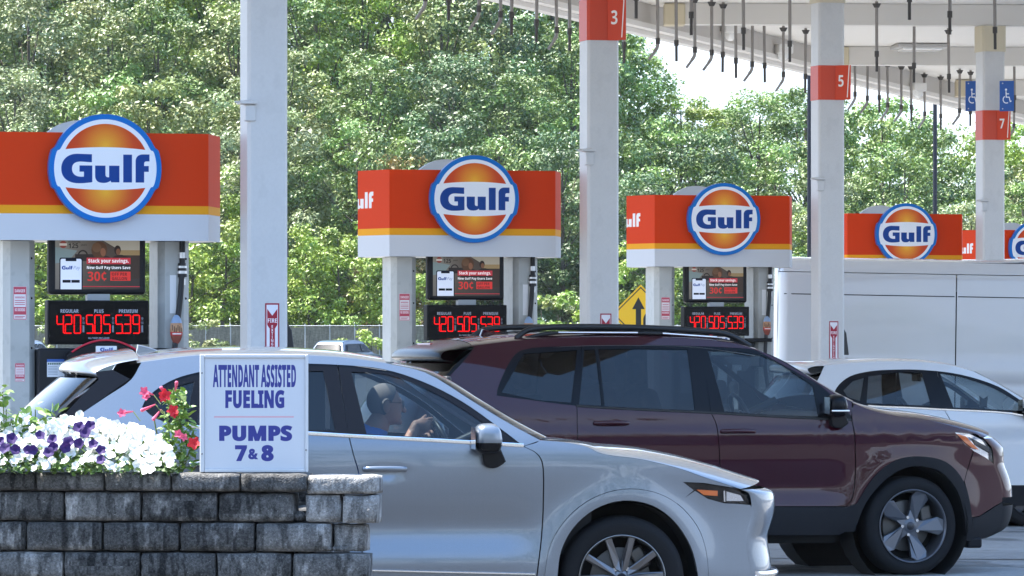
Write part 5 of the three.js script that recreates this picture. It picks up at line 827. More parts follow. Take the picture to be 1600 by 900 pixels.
{
  // flower shapes
  const bloom = (petals, R, depth, wob) => { const pos = [], idx = [], N = petals * 5; pos.push(0, 0, -depth); for (let r = 1; r <= 3; r++) for (let i = 0; i < N; i++) { const a = i / N * Math.PI * 2, k = [0.3, 0.72, 1][r - 1], lobe = 1 + wob * Math.cos(petals * a) * (r - 1) / 2; pos.push(Math.cos(a) * R * k * lobe, Math.sin(a) * R * k * lobe, -depth * (1 - Math.pow(k, 0.5)) + 0.10 * R * Math.sin(a * petals * 0.5 + r) * k); } for (let i = 0; i < N; i++) { const j = (i + 1) % N; idx.push(0, 1 + i, 1 + j); for (let r = 0; r < 2; r++) { const a = 1 + r * N + i, b = 1 + r * N + j; idx.push(a, a + N, b, b, a + N, b + N); } } const g = new THREE.BufferGeometry(); g.setAttribute('position', new THREE.Float32BufferAttribute(pos, 3)); g.setIndex(idx); g.computeVertexNormals(); return g; };
  const petal = (c, more = {}) => phys(c, 0.8, 0, { transmission: 0.25, thickness: 0, side: THREE.DoubleSide, ...more });
  const M = { white: petal([0.80, 0.80, 0.76]), purple: petal([0.030, 0.006, 0.10]), red: petal([0.62, 0.012, 0.025]), pink: petal([0.72, 0.10, 0.20]), leaf: phys([0.10, 0.19, 0.03], 0.6, 0, { transmission: 0.3, thickness: 0, side: THREE.DoubleSide, vertexColors: true }), leafB: phys([0.17, 0.30, 0.045], 0.55, 0, { transmission: 0.35, thickness: 0, side: THREE.DoubleSide, vertexColors: true }), stem: std([0.14, 0.18, 0.05], 0.8) };
  const G = [bloom(5, 0.027, 0.016, 0.08), bloom(5, 0.024, 0.014, 0.12), bloom(5, 0.021, 0.012, 0.10)], GR = bloom(5, 0.029, 0.02, 0.22);
  // pointed leaf: six-cornered, folded along the midrib
  const leafPush = (pos, col, idx, c, dir, nrm, len, wid, tint) => { const s = pos.length / 3, side = new THREE.Vector3().crossVectors(dir, nrm).normalize(), P = (a, b, h) => { const q = c.clone().addScaledVector(dir, a * len).addScaledVector(side, b * wid).addScaledVector(nrm, h * len); pos.push(q.x, q.y, q.z); col.push(tint, tint, tint * 0.9); }; P(0, 0, 0); P(0.3, 0.42, 0.05); P(0.65, 0.36, 0.03); P(1, 0, -0.10); P(0.65, -0.36, 0.03); P(0.3, -0.42, 0.05); P(0.45, 0, -0.02); for (let i = 0; i < 6; i++) idx.push(s + 6, s + i, s + (i + 1) % 6); };
  const leafGeo = (n, where, len, wid) => { const pos = [], col = [], idx = []; for (let i = 0; i < n; i++) { const c = where(), d = V3(rr(-1, 1), rr(-0.35, 0.9), rr(-0.7, 1)).normalize(), nn = V3(rr(-0.6, 0.6), rr(0.4, 1), rr(-0.4, 0.8)).normalize(); nn.addScaledVector(d, -nn.dot(d)).normalize(); leafPush(pos, col, idx, c, d, nn, rr(0.7, 1.2) * len, rr(0.8, 1.2) * wid, rr(0.65, 1.15)); } const g = new THREE.BufferGeometry(); g.setAttribute('position', new THREE.Float32BufferAttribute(pos, 3)); g.setAttribute('color', new THREE.Float32BufferAttribute(col, 3)); g.setIndex(idx); g.computeVertexNormals(); return g; };
  const soilY = EYE + (HOR - 742) * WALLZ / F - 0.02;
  const top = (u) => { const q = [[-60, 650], [-10, 652], [40, 648], [90, 655], [115, 645], [140, 648], [175, 656], [212, 662], [245, 676], [266, 704]]; for (let i = 0; i < q.length - 1; i++) if (u <= q[i + 1][0]) return lerp(q[i][1], q[i + 1][1], (u - q[i][0]) / (q[i + 1][0] - q[i][0])); return 715; };
  const zAt = (v, j = 0) => 25.52 + 0.0052 * (736 - v) + j;
  const plants = [];
  const plant = (nm, u, label, cat, grp) => { const z = 26.0, p = at(u, 735, z); p.y = soilY; const g = thing(nm, label, cat, grp, p); return g; };
  const put = (g, name, geo, mat, w, nrm, s = 1) => { const m = mk(name, geo, mat, g); m.position.copy(w).sub(g.position); m.quaternion.setFromUnitVectors(V3(0, 0, 1), nrm.normalize()); m.rotateZ(rr(0, 6)); m.scale.setScalar(s); return m; };
  // white petunias, three plants side by side
  const wp = [[10, 'white petunias at the left end mixed with purple blooms', -30, 62], [110, 'white petunias in the middle of the planter under a leafy stem', 62, 148], [205, 'densest mound of white petunias beside the red flowers', 148, 268]];
  for (const [u, lab, a, b] of wp) {
    const g = plant('petunia_plant', u, lab, 'flowers', 'white petunias in the planter');
    const n = a > 140 ? 240 : a > 0 ? 150 : 110;
    for (let i = 0; i < n; i++) { let uu = rr(a, b), vv = lerp(top(uu) + 2, 733, Math.pow(rnd(), 0.85)); if (vv > 702 && rnd() < (uu > 180 ? 0.45 : 0.72)) vv = lerp(top(uu) + 2, 702, rnd()); if (uu < 60 && rnd() < 0.35) vv = rr(675, 725);
      put(g, 'flower', G[i % 3], M.white, at(uu, vv, zAt(vv, rr(-0.07, 0.07))), V3(rr(-0.7, 0.5), rr(0.1, 1), rr(0.35, 1)), rr(0.85, 1.15)); }
    const gp = g.position, lg = leafGeo(900, () => { const uu = rr(a - 4, b + 4), vv = lerp(top(uu) + 10, 738, Math.pow(rnd(), 0.7)); return at(uu, vv, zAt(vv, rr(0.0, 0.16))).sub(gp); }, 0.034, 0.024); mk('foliage', lg, M.leaf, g);
  }
  const pl = [[[20, 688], [9, 701], [27, 706], [46, 699], [0, 690]], [[63, 683], [50, 705], [84, 688], [82, 697], [105, 700], [72, 707], [104, 690]], [[127, 668], [142, 662], [132, 672], [122, 694], [149, 692], [154, 701], [156, 717]]];
  pl.forEach((l, k) => { const g = plant('purple_petunia_plant', l[0][0], ['purple petunias at the left end of the planter', 'purple petunias low in front of the white mound', 'purple petunias among the white blooms below the car'][k], 'flowers', 'purple petunias in the planter'); for (const [u, v] of l) for (let j = 0; j < 1; j++) put(g, 'flower', G[0], M.purple, at(u + rr(-4, 4), v + rr(-4, 4), zAt(v, -0.12 + j * 0.03)), V3(rr(-0.4, 0.3), rr(0, 0.6), 1), rr(0.95, 1.2)); const gp = g.position; mk('foliage', leafGeo(90, () => { const [u, v] = l[Math.floor(rnd() * l.length)]; return at(u + rr(-12, 12), v + rr(-4, 26), zAt(v, 0.02)).sub(gp); }, 0.03, 0.02), M.leaf, g); });
  // trailing red climber
  {
    const g = plant('mandevilla_plant', 275, 'leafy climber with red trumpet flowers beside the notice board', 'flowers'), gp = g.position, z = 25.9;
    const spots = []; for (let i = 0; i < 230; i++) { const t = rnd(), v = lerp(612, 736, Math.pow(t, 0.8)), wv = lerp(14, 34, smooth(0, 0.8, t)); spots.push([276 + rr(-wv, wv * 0.95) + (v < 640 ? 2 : 0), v]); }
    mk('foliage', leafGeo(330, () => { const [u, v] = spots[Math.floor(rnd() * spots.length)]; return at(Math.min(u, 306), v, z + rr(-0.12, 0.08)).sub(gp); }, 0.055, 0.030), M.leafB, g);
    for (const pts of [[[272, 738], [266, 690], [262, 650], [272, 606]], [[280, 738], [284, 690], [278, 650], [256, 618]], [[285, 738], [296, 705], [302, 690]], [[268, 738], [246, 680], [240, 650]]]) mk('stem', tube(pts.map(([u, v]) => at(u, v, z).sub(gp)), 0.004, 16, 5), M.stem, g);
    for (const [u, v, m, s] of [[258, 617, 'red', 1.05], [255, 622, 'red', 0.7], [270, 641, 'red', 1.0], [272, 647, 'red', 0.7], [303, 692, 'red', 1.15], [279, 678, 'pink', 0.8], [287, 683, 'pink', 0.7], [225, 612, 'pink', 0.9], [228, 619, 'pink', 0.7], [190, 645, 'pink', 0.75]]) put(g, 'flower', GR, M[m], at(u, v, z - 0.15), V3(rr(-0.5, 0.4), rr(0, 0.5), 1), s);
    for (const [a, b] of [[[208, 643], [192, 645]], [[240, 617], [229, 613]], [[243, 632], [222, 641]], [[274, 612], [276, 598]], [[262, 622], [252, 606]], [[252, 640], [240, 655]]]) { const A = at(...a, z - 0.1).sub(gp), B = at(...b, z - 0.13).sub(gp); mk('bud', rod(A, B, 0.003, 7, 0.010), M.pink, g); mk('bud_tip', new THREE.SphereGeometry(0.010, 7, 5).translate(B.x, B.y, B.z), M.pink, g); mk('stalk', rod(A, A.clone().add(V3(0.04, -0.05, 0.02)), 0.003, 5), M.stem, g); }
  }
  // pale leafy stems at the left and in the middle
  for (const [u, list, lab] of [[8, [[4, 612], [10, 640], [-4, 625], [18, 655], [0, 668]], 'tall pale-leaved plant at the left end of the planter'], [58, [[55, 640], [40, 655], [72, 650], [90, 655], [60, 662], [36, 690]], 'leafy green stem rising above the white petunias']]) {
    const g = plant('leafy_plant', u, lab, 'plant', 'leafy plants in the planter'), gp = g.position;
    for (const [x, y] of list) mk('stem', tube([at(u, 738, 26.0).sub(gp), at(lerp(u, x, 0.4), lerp(738, y, 0.6), 26.0).sub(gp), at(x, y, 25.95).sub(gp)], 0.003, 12, 5), M.stem, g);
    mk('foliage', leafGeo(46, () => { const [x, y] = list[Math.floor(rnd() * list.length)]; return at(x + rr(-13, 13), y + rr(-10, 14), 25.9 + rr(-0.08, 0.08)).sub(gp); }, 0.062, 0.034), M.leafB, g);
  }
}

// ---------- woodland, fence and far furniture ----------
{
  const bark = std([0.09, 0.075, 0.06], 0.95);
  const palette = { olive: [0.26, 0.31, 0.10], mid: [0.20, 0.305, 0.075], bright: [0.27, 0.38, 0.05], dark: [0.12, 0.20, 0.07], grey: [0.28, 0.335, 0.155], russet: [0.40, 0.29, 0.10] };
  const leafMat = {}; for (const k in palette) leafMat[k] = phys(palette[k], 0.45, 0, { transmission: 0.45, thickness: 0, side: THREE.DoubleSide, vertexColors: true, specularIntensity: 0.9 });
  // crown: clumps of leaf-sized faces gathered round branch tips
  function crown(R, H, base, clumps, per, size, s0, roundness = 0.55) {
    seed = s0; const pos = [], col = [], nor = [], idx = [], tips = [];
    for (let c = 0; c < clumps; c++) {
      const t = Math.pow((c + 0.5) / clumps, 0.9), a = c * 2.39996 + rr(-0.4, 0.4), y = lerp(base, base + H, t), prof = Math.pow(Math.max(0, Math.sin(Math.PI * Math.min(1, 0.10 + 0.86 * t))), roundness), rad = R * prof * (c % 4 === 0 ? rr(0.2, 0.6) : rr(0.72, 1.05));
      const C = V3(Math.cos(a) * rad, y + rr(-0.5, 0.5), Math.sin(a) * rad), cr0 = R * rr(0.15, 0.29), tone = rr(0.72, 1.26), yel = rr(0.92, 1.12); tips.push(C);
      for (let i = 0; i < per; i++) {
        const d = V3(rr(-1, 1), rr(-0.75, 1), rr(-1, 1)); if (d.lengthSq() > 1.2) { d.normalize(); } d.normalize(); const q = Math.pow(rnd(), 0.34), lump = 1 + 0.65 * (nz(d.x * 3 + c * 7, d.y * 3 + d.z * 2 + c) - 0.5);
        const p = C.clone().addScaledVector(V3(d.x, d.y * 0.72, d.z), cr0 * q * lump), n = d.clone().multiplyScalar(0.5).add(V3(rr(-0.8, 0.8), rr(0.1, 1.0), rr(-0.8, 0.8))).normalize();
        const tx = new THREE.Vector3().crossVectors(n, V3(rr(-1, 1), rr(-1, 1), rr(-1, 1))).normalize(), ty = new THREE.Vector3().crossVectors(n, tx), l = size * rr(0.6, 1.25), w = l * rr(0.4, 0.62), s = pos.length / 3, k = tone * rr(0.8, 1.2);
        for (const [x, y2, b] of [[-0.5, 0, 0], [0, 0.5, 0.08], [0.5, 0, 0], [0, -0.5, 0.08]]) { pos.push(p.x + tx.x * l * x + ty.x * w * y2 + n.x * l * b, p.y + tx.y * l * x + ty.y * w * y2 + n.y * l * b, p.z + tx.z * l * x + ty.z * w * y2 + n.z * l * b); col.push(k * yel, k, k * 0.95); }
        idx.push(s, s + 1, s + 2, s, s + 2, s + 3);
      }
    }
    const g = new THREE.BufferGeometry(); g.setAttribute('position', new THREE.Float32BufferAttribute(pos, 3)); g.setAttribute('color', new THREE.Float32BufferAttribute(col, 3)); g.setIndex(idx); g.computeVertexNormals(); return [g, tips];
  }
  function limbs(H, r, tips, step) {
    const parts = [], wob = [V3(0, -0.1, 0), V3(rr(-0.2, 0.2), H * 0.3, rr(-0.2, 0.2)), V3(rr(-0.4, 0.4), H * 0.62, rr(-0.4, 0.4)), V3(rr(-0.3, 0.3), H * 0.92, 0)], c = new THREE.CatmullRomCurve3(wob);
    for (let i = 0; i < 8; i++) parts.push(rod(c.getPoint(i / 8), c.getPoint((i + 1) / 8), lerp(r, r * 0.18, i / 8), 7, lerp(r, r * 0.18, (i + 1) / 8)));
    const br = []; for (let i = 0; i < tips.length; i += step) { const t = tips[i], a = c.getPoint(Math.min(0.95, Math.max(0.12, (t.y - H * 0.10) / H * 0.9))), m = a.clone().lerp(t, 0.5).add(V3(0, -0.25, 0)); br.push(rod(a, m, r * 0.26, 5, r * 0.16), rod(m, t, r * 0.16, 5, r * 0.04)); }
    return [merge(parts), merge(br)];
  }
  const kinds = {
    tall: [0, 1, 2].map((k) => [crown([4.9, 4.4, 5.3][k], [19, 20, 18][k], [3.5, 3, 4][k], 74, 245, 0.285, 100 + k * 31), [23, 23.5, 22][k], 0.30]),
    mid: [0, 1].map((k) => [crown([4.0, 4.4][k], [11.5, 12][k], [2.4, 2][k], 50, 235, 0.27, 500 + k * 77), [14, 14.2][k], 0.20]),
    low: [0, 1].map((k) => [crown([2.5, 2.8][k], [5.9, 5.6][k], [1.3, 1.0][k], 34, 200, 0.21, 900 + k * 53, 0.42), [7.2, 6.6][k], 0.12]),
    bush: [0].map((k) => [crown(1.7, 2.4, 0.3, 16, 150, 0.18, 1300, 0.4), 2.6, 0.06])
  };
  for (const k in kinds) kinds[k] = kinds[k].map(([[g, tips], H, r]) => { seed = 77; const [t, b] = limbs(H, r, tips, k === 'bush' ? 4 : 3); return { g, t, b, H }; });
  function tree(nm, kind, v, u, z, h, pal, label, cat = 'tree', grp = 'trees of the woodland behind the fence', stretch = 1) {
    const K = kinds[kind][v % kinds[kind].length], t = thing(nm, label, cat, grp, V3((u - 800) * z / F, 0, -z), rr(0, 6.28)); const s = h / K.H; t.scale.set(Math.max(0.8, s) * stretch, s, Math.max(0.8, s) * stretch);
    mk('trunk', K.t, bark, t); mk('limbs', K.b, bark, t); mk('crown', K.g, leafMat[pal], t); return t;
  }
  const hTop = (u) => { const q = [[-400, 27], [840, 26], [930, 21.5], [985, 18.5], [1040, 15.8], [1110, 16.6], [1240, 15.6], [1330, 14.2], [1410, 14.2], [1500, 12.7], [1640, 13.6], [2000, 14]]; for (let i = 0; i < q.length - 1; i++) if (u <= q[i + 1][0]) return lerp(q[i][1], q[i + 1][1], (u - q[i][0]) / (q[i + 1][0] - q[i][0])); return 15; };
  const lab = { olive: 'tall olive green deciduous tree in the dense woodland', mid: 'tall mid green deciduous tree in the dense woodland', bright: 'tall yellow green deciduous tree in the dense woodland', dark: 'tall dark green deciduous tree in the dense woodland', grey: 'tall greyish green deciduous tree in the dense woodland' };
  const lab2 = { olive: 'medium olive green tree in the dense woodland', mid: 'medium mid green tree in the dense woodland', bright: 'medium yellow green tree in the dense woodland', dark: 'medium dark green tree in the dense woodland', grey: 'medium greyish green tree in the dense woodland' };
  seed = 2024; let ti = 0;
  const rows = [[248, -150, 118, 0.47, ['olive', 'grey', 'mid', 'olive', 'bright', 'grey', 'mid', 'dark', 'mid', 'grey', 'mid', 'bright', 'mid', 'grey']], [256, -205, 112, 0.63, ['olive', 'olive', 'grey', 'mid', 'olive', 'grey', 'olive', 'mid', 'dark', 'mid', 'mid', 'mid', 'grey', 'bright', 'mid', 'grey']], [266, -160, 105, 0.82, ['dark', 'olive', 'grey', 'olive', 'mid', 'olive', 'mid', 'bright', 'olive', 'dark', 'mid', 'mid', 'dark', 'mid', 'grey', 'mid']], [279, -190, 104, 1.0, ['mid', 'bright', 'olive', 'mid', 'mid', 'bright', 'mid', 'grey', 'mid', 'mid', 'mid', 'mid', 'bright', 'mid', 'mid', 'mid']], [290, 985, 92, 0.94, ['mid', 'grey', 'mid', 'dark', 'mid', 'mid', 'bright', 'mid']], [294, -180, 96, 1.06, ['mid', 'olive', 'mid', 'bright', 'mid', 'grey']]];
  for (const [z, off, step, k, seq] of rows) for (let i = 0; off + i * step < (z > 292 ? 930 : 1760); i++) {
    const u = off + i * step + rr(-24, 24), h = Math.max(4.5, hTop(u) * (z / 264) * (k + rr(-0.07, k > 0.9 ? 0.03 : 0.06))), p = seq[i % seq.length], big = h > 15.5; seed = 31 * (++ti) + 5;
    tree('woodland_tree', big ? 'tall' : 'mid', ti, u, z + rr(-2.5, 2.5), h, p, big ? lab[p] : lab2[p]); seed = 991 * ti + 3;
  }
  // trees behind the photographer, mirrored in the glossy car sides
  for (let i = 0; i < 13; i++) { const p = ['dark', 'mid', 'olive'][i % 3]; seed = 4000 + i * 17; const t = tree('roadside_tree', 'mid', i, 800, 262, rr(11, 15.5), p, { dark: 'dark green roadside tree across from the forecourt', mid: 'mid green roadside tree across from the forecourt', olive: 'olive green roadside tree across from the forecourt' }[p], 'tree', 'roadside trees across from the forecourt'); t.position.set(-38 + i * 6.6 + rr(-1, 1), 0, 36 + rr(-3, 3)); }
  // lower storey filling the edge of the wood
  for (const [u, z, h, p, k] of [[-60, 246, 9, 'mid', 'mid'], [60, 248, 10, 'dark', 'mid'], [250, 246, 8.5, 'mid', 'mid'], [430, 249, 11, 'dark', 'mid'], [640, 246, 10.8, 'russet', 'mid'], [770, 248, 10, 'dark', 'mid'], [880, 246, 12, 'dark', 'mid'], [1000, 248, 10, 'dark', 'mid'], [1080, 246, 8, 'mid', 'mid'], [1230, 247, 8.5, 'grey', 'mid'], [1380, 246, 8, 'mid', 'mid'], [1520, 246, 8.5, 'grey', 'mid'], [1600, 247, 9.5, 'mid', 'mid']]) { seed = Math.floor(u + 2000); tree('understorey_tree', k, Math.floor(u), u, z, h, p, { mid: 'low mid green tree at the woodland edge', dark: 'low dark green tree in the shaded woodland edge', grey: 'low greyish green tree at the woodland edge', russet: 'low tree with yellow and orange leaves at the woodland edge' }[p], 'tree', 'low trees at the woodland edge'); }
  for (const [u, h, p] of [[300, 7.4, 0], [352, 7.9, 1], [20, 6.4, 1], [480, 7.0, 0], [530, 7.4, 1], [575, 6.6, 0], [130, 8.6, 1], [1010, 6.4, 0], [628, 5.4, 1]]) { seed = Math.floor(u * 7 + 11); tree('sapling', 'low', p, u, 240, h, 'bright', 'bright yellow green sapling just behind the slatted fence', 'tree', 'saplings behind the fence', 1.0); }
  for (const [u, z, h, p] of [[845, 233, 3.4, 'bright'], [872, 232, 3.2, 'bright'], [895, 234, 3.0, 'olive'], [325, 232, 2.2, 'olive'], [40, 232, 2.0, 'olive'], [580, 233, 2.4, 'bright'], [690, 233, 2.2, 'mid']]) { seed = Math.floor(u * 3 + 1); tree('bush', 'bush', 0, u, z, h, p, { bright: 'pale green bush growing over the slatted fence', olive: 'olive green weedy bush against the slatted fence', mid: 'mid green bush against the slatted fence' }[p], 'bush', 'bushes along the fence', 1.1); }

  // fence: posts, rails and woven slats
  const slat = dataTex(256, 128, (u, v) => { const a = fbm(u * 10, v * 6, 4), b = nz(u * 180, v * 12), c = nz2(u * 30, v * 70), l = 0.56 + 0.16 * (a - 0.5) + 0.16 * (b - 0.5) + 0.12 * (c - 0.5); return [l, l * 0.97, l * 0.86]; }); slat.repeat.set(0.4, 0.4);
  const Mf = { fab: std([0.55, 0.55, 0.53], 0.9, 0, { map: slat }), post: std([0.42, 0.43, 0.43], 0.5, 0.5) };
  const fx0 = (-260 - 800) * 236 / F, fx1 = (1900 - 800) * 236 / F, fn = thing('slatted_fence', 'long chain link fence with grey tan privacy slats before the woodland', 'fence', null, V3(0, 0, -236));
  for (let x = fx0, i = 0; x < fx1 - 0.1; x += 1.22, i++) {
    const g = rbox(x + 0.035, x + 1.185, 0.08, 2.36 + 0.03 * Math.sin(i * 1.7), -0.015, 0.015, 0.008, 1); uvXY(g); mk('slat_panel', g, Mf.fab, fn); const p = mk('post', rod(V3(x, 0, 0), V3(x, 2.5, 0), 0.03, 8), Mf.post, fn); if (i % 3 === 0) mk('post_cap', new THREE.SphereGeometry(0.055, 8, 6).translate(x, 2.53, 0), Mf.post, p);
  }
  mk('top_rail', rod(V3(fx0, 2.42, 0.03), V3(fx1, 2.42, 0.03), 0.022, 6), Mf.post, fn);

  // dark lamp posts
  const pm = std([0.018, 0.02, 0.028], 0.5, 0.3);
  for (const [u, z, w, lb] of [[1264.5, 120, 0.062, 'slim dark lamp post rising beside column 5'], [1461, 112, 0.058, 'dark lamp post rising behind the fourth topper sign']]) { const o = thing('lamp_post', lb, 'lamp post', 'lamp posts beyond the canopy', V3((u - 800) * z / F, 0, -z)); mk('pole', rod(V3(0, 0, 0), V3(0, 9.5, 0), w, 10, w * 0.8), pm, o); mk('base', new THREE.CylinderGeometry(0.25, 0.28, 0.6, 14).translate(0, 0.3, 0), std([0.4, 0.39, 0.37], 0.9), o); mk('lamp_head', rbox(-0.1, 0.8, 9.4, 9.55, -0.16, 0.16, 0.05), pm, o); }

  // yellow diamond sign with a curved arrow
  const z = 105, sp = at(1001, 491, z), o = thing('warning_sign', 'yellow diamond warning sign with a black arrow behind the third dispenser', 'sign', null, V3(sp.x, 0, sp.z), 0.05), r = 0.65;
  const tx = canvas(512, 512, (x, w, h) => { const c = 256; x.fillStyle = '#f0b406'; x.fillRect(0, 0, w, h); x.strokeStyle = '#15130c'; x.lineWidth = 9; x.beginPath(); x.moveTo(c, 26); x.lineTo(w - 26, c); x.lineTo(c, h - 26); x.lineTo(26, c); x.closePath(); x.stroke(); x.lineWidth = 46; x.beginPath(); x.moveTo(236, 400); x.lineTo(236, 200); x.stroke(); x.beginPath(); x.moveTo(300, 400); x.lineTo(300, 300); x.quadraticCurveTo(310, 250, 370, 236); x.stroke(); x.fillStyle = '#15130c'; x.beginPath(); x.moveTo(236, 110); x.lineTo(290, 212); x.lineTo(182, 212); x.fill(); });
  const dg = new THREE.ExtrudeGeometry(new THREE.Shape([[0, -r], [r, 0], [0, r], [-r, 0]].map((q) => new THREE.Vector2(...q))), { depth: 0.006, bevelEnabled: false }); uvXY(dg, 0.5 / r, 0.5 / r, 0.5, 0.5); dg.translate(0, sp.y, 0.03); mk('plate', dg, std(0xffffff, 0.45, 0, { map: tx }), o); mk('post', box(-0.03, 0.03, 0, sp.y + 0.4, -0.03, 0.028), Mf.post, o);
}

// ---------- the driver ----------
{
  const { car, L } = silver, h = L(603, 634, -0.36), hx = h.x, hy = h.y, hz = -0.36;
  const P = { head: V3(hx, hy, hz), neck: V3(hx - 0.055, hy - 0.13, hz), chest: V3(hx - 0.12, hy - 0.33, hz), belly: V3(hx - 0.17, hy - 0.55, hz), hip: V3(hx - 0.19, hy - 0.68, hz) };
  const hand = (u, v, z) => L(u, v, z);
  const arms = [[-1, hand(652, 672, -0.52)], [1, hand(650, 664, -0.24)]];
  const cap = (p, a, b, ra, rb) => { const ab = b.clone().sub(a), t = Math.max(0, Math.min(1, p.clone().sub(a).dot(ab) / ab.lengthSq())); return p.distanceTo(a.clone().addScaledVector(ab, t)) - lerp(ra, rb, t); };
  const smin = (a, b, k) => { const q = Math.max(0, Math.min(1, 0.5 + 0.5 * (b - a) / k)); return lerp(b, a, q) - k * q * (1 - q); };
  const ell = (p, c, rx, ry, rz) => { const q = p.clone().sub(c); const k0 = Math.hypot(q.x / rx, q.y / ry, q.z / rz), k1 = Math.hypot(q.x / rx / rx, q.y / ry / ry, q.z / rz / rz); return k1 ? k0 * (k0 - 1) / k1 : -rx; };
  const headF = (p) => {
    const q = P.head; let d = ell(p, q.clone().add(V3(-0.012, 0.03, 0)), 0.098, 0.098, 0.076);
    d = smin(d, ell(p, q.clone().add(V3(0.026, -0.045, 0)), 0.066, 0.072, 0.056), 0.03);                 // jaw
    d = smin(d, cap(p, q.clone().add(V3(0.088, 0.012, 0)), q.clone().add(V3(0.112, -0.028, 0)), 0.009, 0.015), 0.015);   // nose
    d = smin(d, cap(p, q.clone().add(V3(0.080, 0.032, -0.03)), q.clone().add(V3(0.080, 0.032, 0.03)), 0.012, 0.012), 0.02);   // brow
    d = smin(d, cap(p, q.clone().add(V3(0.085, -0.062, -0.018)), q.clone().add(V3(0.085, -0.062, 0.018)), 0.008, 0.008), 0.008);   // lips
    d = smin(d, ell(p, q.clone().add(V3(0.078, -0.098, 0)), 0.022, 0.018, 0.024), 0.02);                 // chin
    for (const s of [-1, 1]) { d = Math.max(d, -ell(p, q.clone().add(V3(0.092, 0.010, s * 0.030)), 0.012, 0.010, 0.014)); d = smin(d, ell(p, q.clone().add(V3(-0.008, -0.005, s * 0.080)), 0.022, 0.036, 0.010), 0.006); }
    return d;
  };
  const sh = (s) => V3(P.chest.x + 0.015, P.chest.y + 0.10, hz + s * 0.185), elbow = (s, w) => V3(lerp(sh(s).x, w.x, 0.48), Math.min(sh(s).y, w.y) - 0.15, lerp(sh(s).z, w.z, 0.4) + s * 0.05);
  const bodyF = (p) => {
    let d = smin(cap(p, P.chest.clone().add(V3(0, 0.06, -0.11)), P.chest.clone().add(V3(0, 0.06, 0.11)), 0.095, 0.095), cap(p, P.chest, P.belly, 0.125, 0.125), 0.08);
    d = smin(d, cap(p, P.belly, P.hip, 0.13, 0.14), 0.06); d = smin(d, cap(p, P.neck, P.head.clone().add(V3(-0.02, -0.04, 0)), 0.062, 0.058), 0.03); d = smin(d, cap(p, P.chest.clone().add(V3(0, 0.13, 0)), P.neck, 0.08, 0.062), 0.04);
    for (const [s, w] of arms) { d = smin(d, cap(p, sh(s), elbow(s, w), 0.056, 0.046), 0.05); d = smin(d, cap(p, elbow(s, w), w, 0.045, 0.030), 0.02); d = smin(d, cap(p, P.hip, V3(P.hip.x + 0.42, P.hip.y + 0.04, hz + s * 0.12), 0.10, 0.075), 0.05); }
    return d;
  };
  const handF = (s, w) => { const pc = w.clone().add(V3(0.045, 0.0, 0)); const fingers = [0, 1, 2, 3].map((k) => { const b = pc.clone().add(V3(0.03 - k * 0.012, 0.034 - k * 0.021, -s * 0.02)), l = [0.034, 0.038, 0.036, 0.029][k], m = b.clone().add(V3(l * 0.8, 0.004, -s * 0.018)); return [b, m, m.clone().add(V3(l * 0.1, -0.012, -s * 0.030))]; }); const tb = pc.clone().add(V3(-0.012, 0.028, -s * 0.012)), te = tb.clone().add(V3(0.03, 0.026, -s * 0.02));
    return (p) => { let d = smin(ell(p, pc, 0.042, 0.044, 0.018), cap(p, w, pc, 0.029, 0.024), 0.02); for (const [a, b, c] of fingers) d = Math.min(smin(d, cap(p, a, b, 0.010, 0.009), 0.006), cap(p, b, c, 0.009, 0.008)); return smin(d, cap(p, tb, te, 0.012, 0.009), 0.008); }; };
  function mesh(f, c, half, res) {
    const mc = new MarchingCubes(res, new THREE.MeshStandardMaterial(), false, false, 90000), q = new THREE.Vector3(); mc.isolation = 0;
    for (let k = 0; k < res; k++) for (let j = 0; j < res; j++) for (let i = 0; i < res; i++) { q.set(c.x + (i - res / 2) / (res / 2) * half, c.y + (j - res / 2) / (res / 2) * half, c.z + (k - res / 2) / (res / 2) * half); mc.field[i + j * res + k * res * res] = -f(q); }
    mc.update(); const n = mc.count, g = new THREE.BufferGeometry(); g.setAttribute('position', new THREE.BufferAttribute(mc.positionArray.slice(0, n * 3), 3)); g.scale(half, half, half); g.translate(c.x, c.y, c.z); const w = mergeVertices(g, 1e-4); w.computeVertexNormals(); return w;
  }
  const man = thing('person', 'driver with short grey hair and blue shirt inside the silver car', 'person', null, car.position.clone(), car.rotation.y);
  const skinM = phys([0.42, 0.22, 0.15], 0.55, 0, {}), shirt = std([0.05, 0.20, 0.62], 0.85), hairM = std([0.13, 0.12, 0.115], 0.9);
  const bc = P.chest.clone().add(V3(0.22, -0.10, 0));
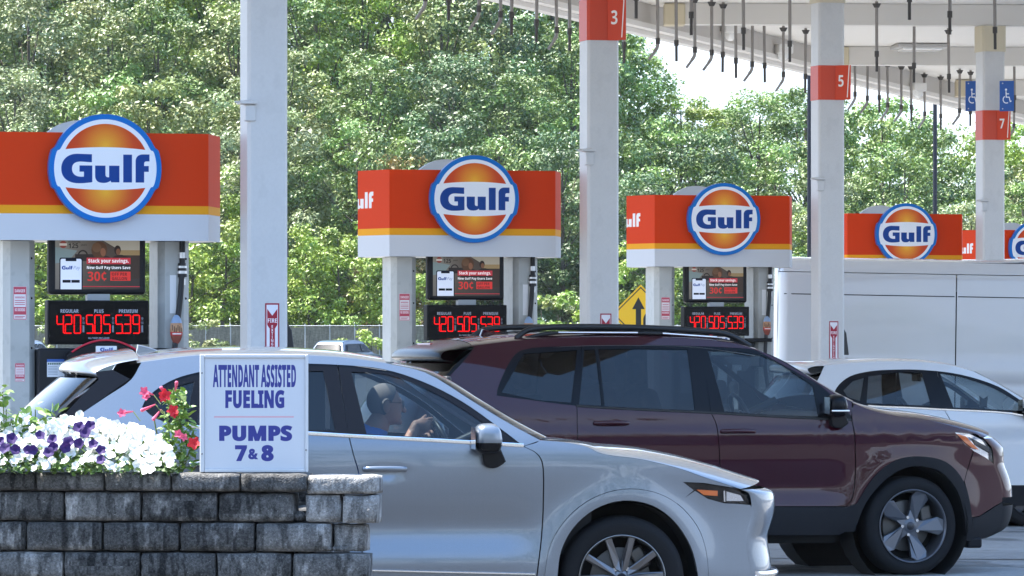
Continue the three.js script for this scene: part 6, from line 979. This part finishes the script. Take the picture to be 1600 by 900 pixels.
  const bodyG = mesh(bodyF, bc, 0.62, 76), headG = mesh((p) => smin(headF(p), cap(p, P.neck, P.head.clone().add(V3(-0.02, -0.04, 0)), 0.058, 0.056), 0.02), P.head, 0.16, 84);
  const strip3 = (g) => { const n = g.toNonIndexed(); for (const k of Object.keys(n.attributes)) if (k !== 'position' && k !== 'normal') n.deleteAttribute(k); return n; };
  mk('body', mergeGeometries([strip3(bodyG), strip3(headG), ...arms.map(([s, w]) => strip3(mesh(handF(s, w), w.clone().add(V3(0.05, 0, 0)), 0.11, 60)))]), skinM, man);
  mk('shirt', mesh((p) => { let d = smin(cap(p, P.chest.clone().add(V3(0, 0.06, -0.11)), P.chest.clone().add(V3(0, 0.06, 0.11)), 0.105, 0.105), cap(p, P.chest, P.belly, 0.137, 0.142), 0.08); d = smin(d, cap(p, P.belly, P.hip, 0.142, 0.15), 0.06); d = smin(d, cap(p, P.chest.clone().add(V3(0, 0.13, 0)), P.neck.clone().add(V3(-0.01, -0.025, 0)), 0.09, 0.076), 0.04); for (const [s, w] of arms) d = smin(d, cap(p, sh(s), sh(s).clone().lerp(elbow(s, w), 0.85), 0.070, 0.066), 0.05); return d; }, bc, 0.62, 76), shirt, man);
  mk('hair', mesh((p) => { const q = P.head, d = headF(p) - 0.009; const face = (p.x - q.x) - 0.055 + 0.55 * Math.max(0, q.y + 0.085 - p.y) * 0.9, low = q.y - 0.055 - p.y; return Math.max(d, face, low, -ell(p, q.clone().add(V3(0.0, -0.005, Math.sign(p.z - hz) * 0.085)), 0.03, 0.042, 0.05)); }, P.head, 0.16, 84), hairM, man);
  const gl = P.head.clone().add(V3(0.097, 0.012, 0)); for (const s of [-1, 1]) { const t = new THREE.TorusGeometry(0.022, 0.0022, 6, 20); t.rotateY(Math.PI / 2); t.translate(gl.x + 0.006, gl.y, gl.z + s * 0.032); mk('spectacles', merge([t, rod(V3(gl.x, gl.y + 0.006, gl.z + s * 0.056), V3(gl.x - 0.10, gl.y + 0.01, gl.z + s * 0.080), 0.002, 5)]), VM.dark, man); }
}
scene.fog = new THREE.FogExp2(new THREE.Color(0.78, 0.85, 0.92), 0.00006);
renderer.render(scene, camera);
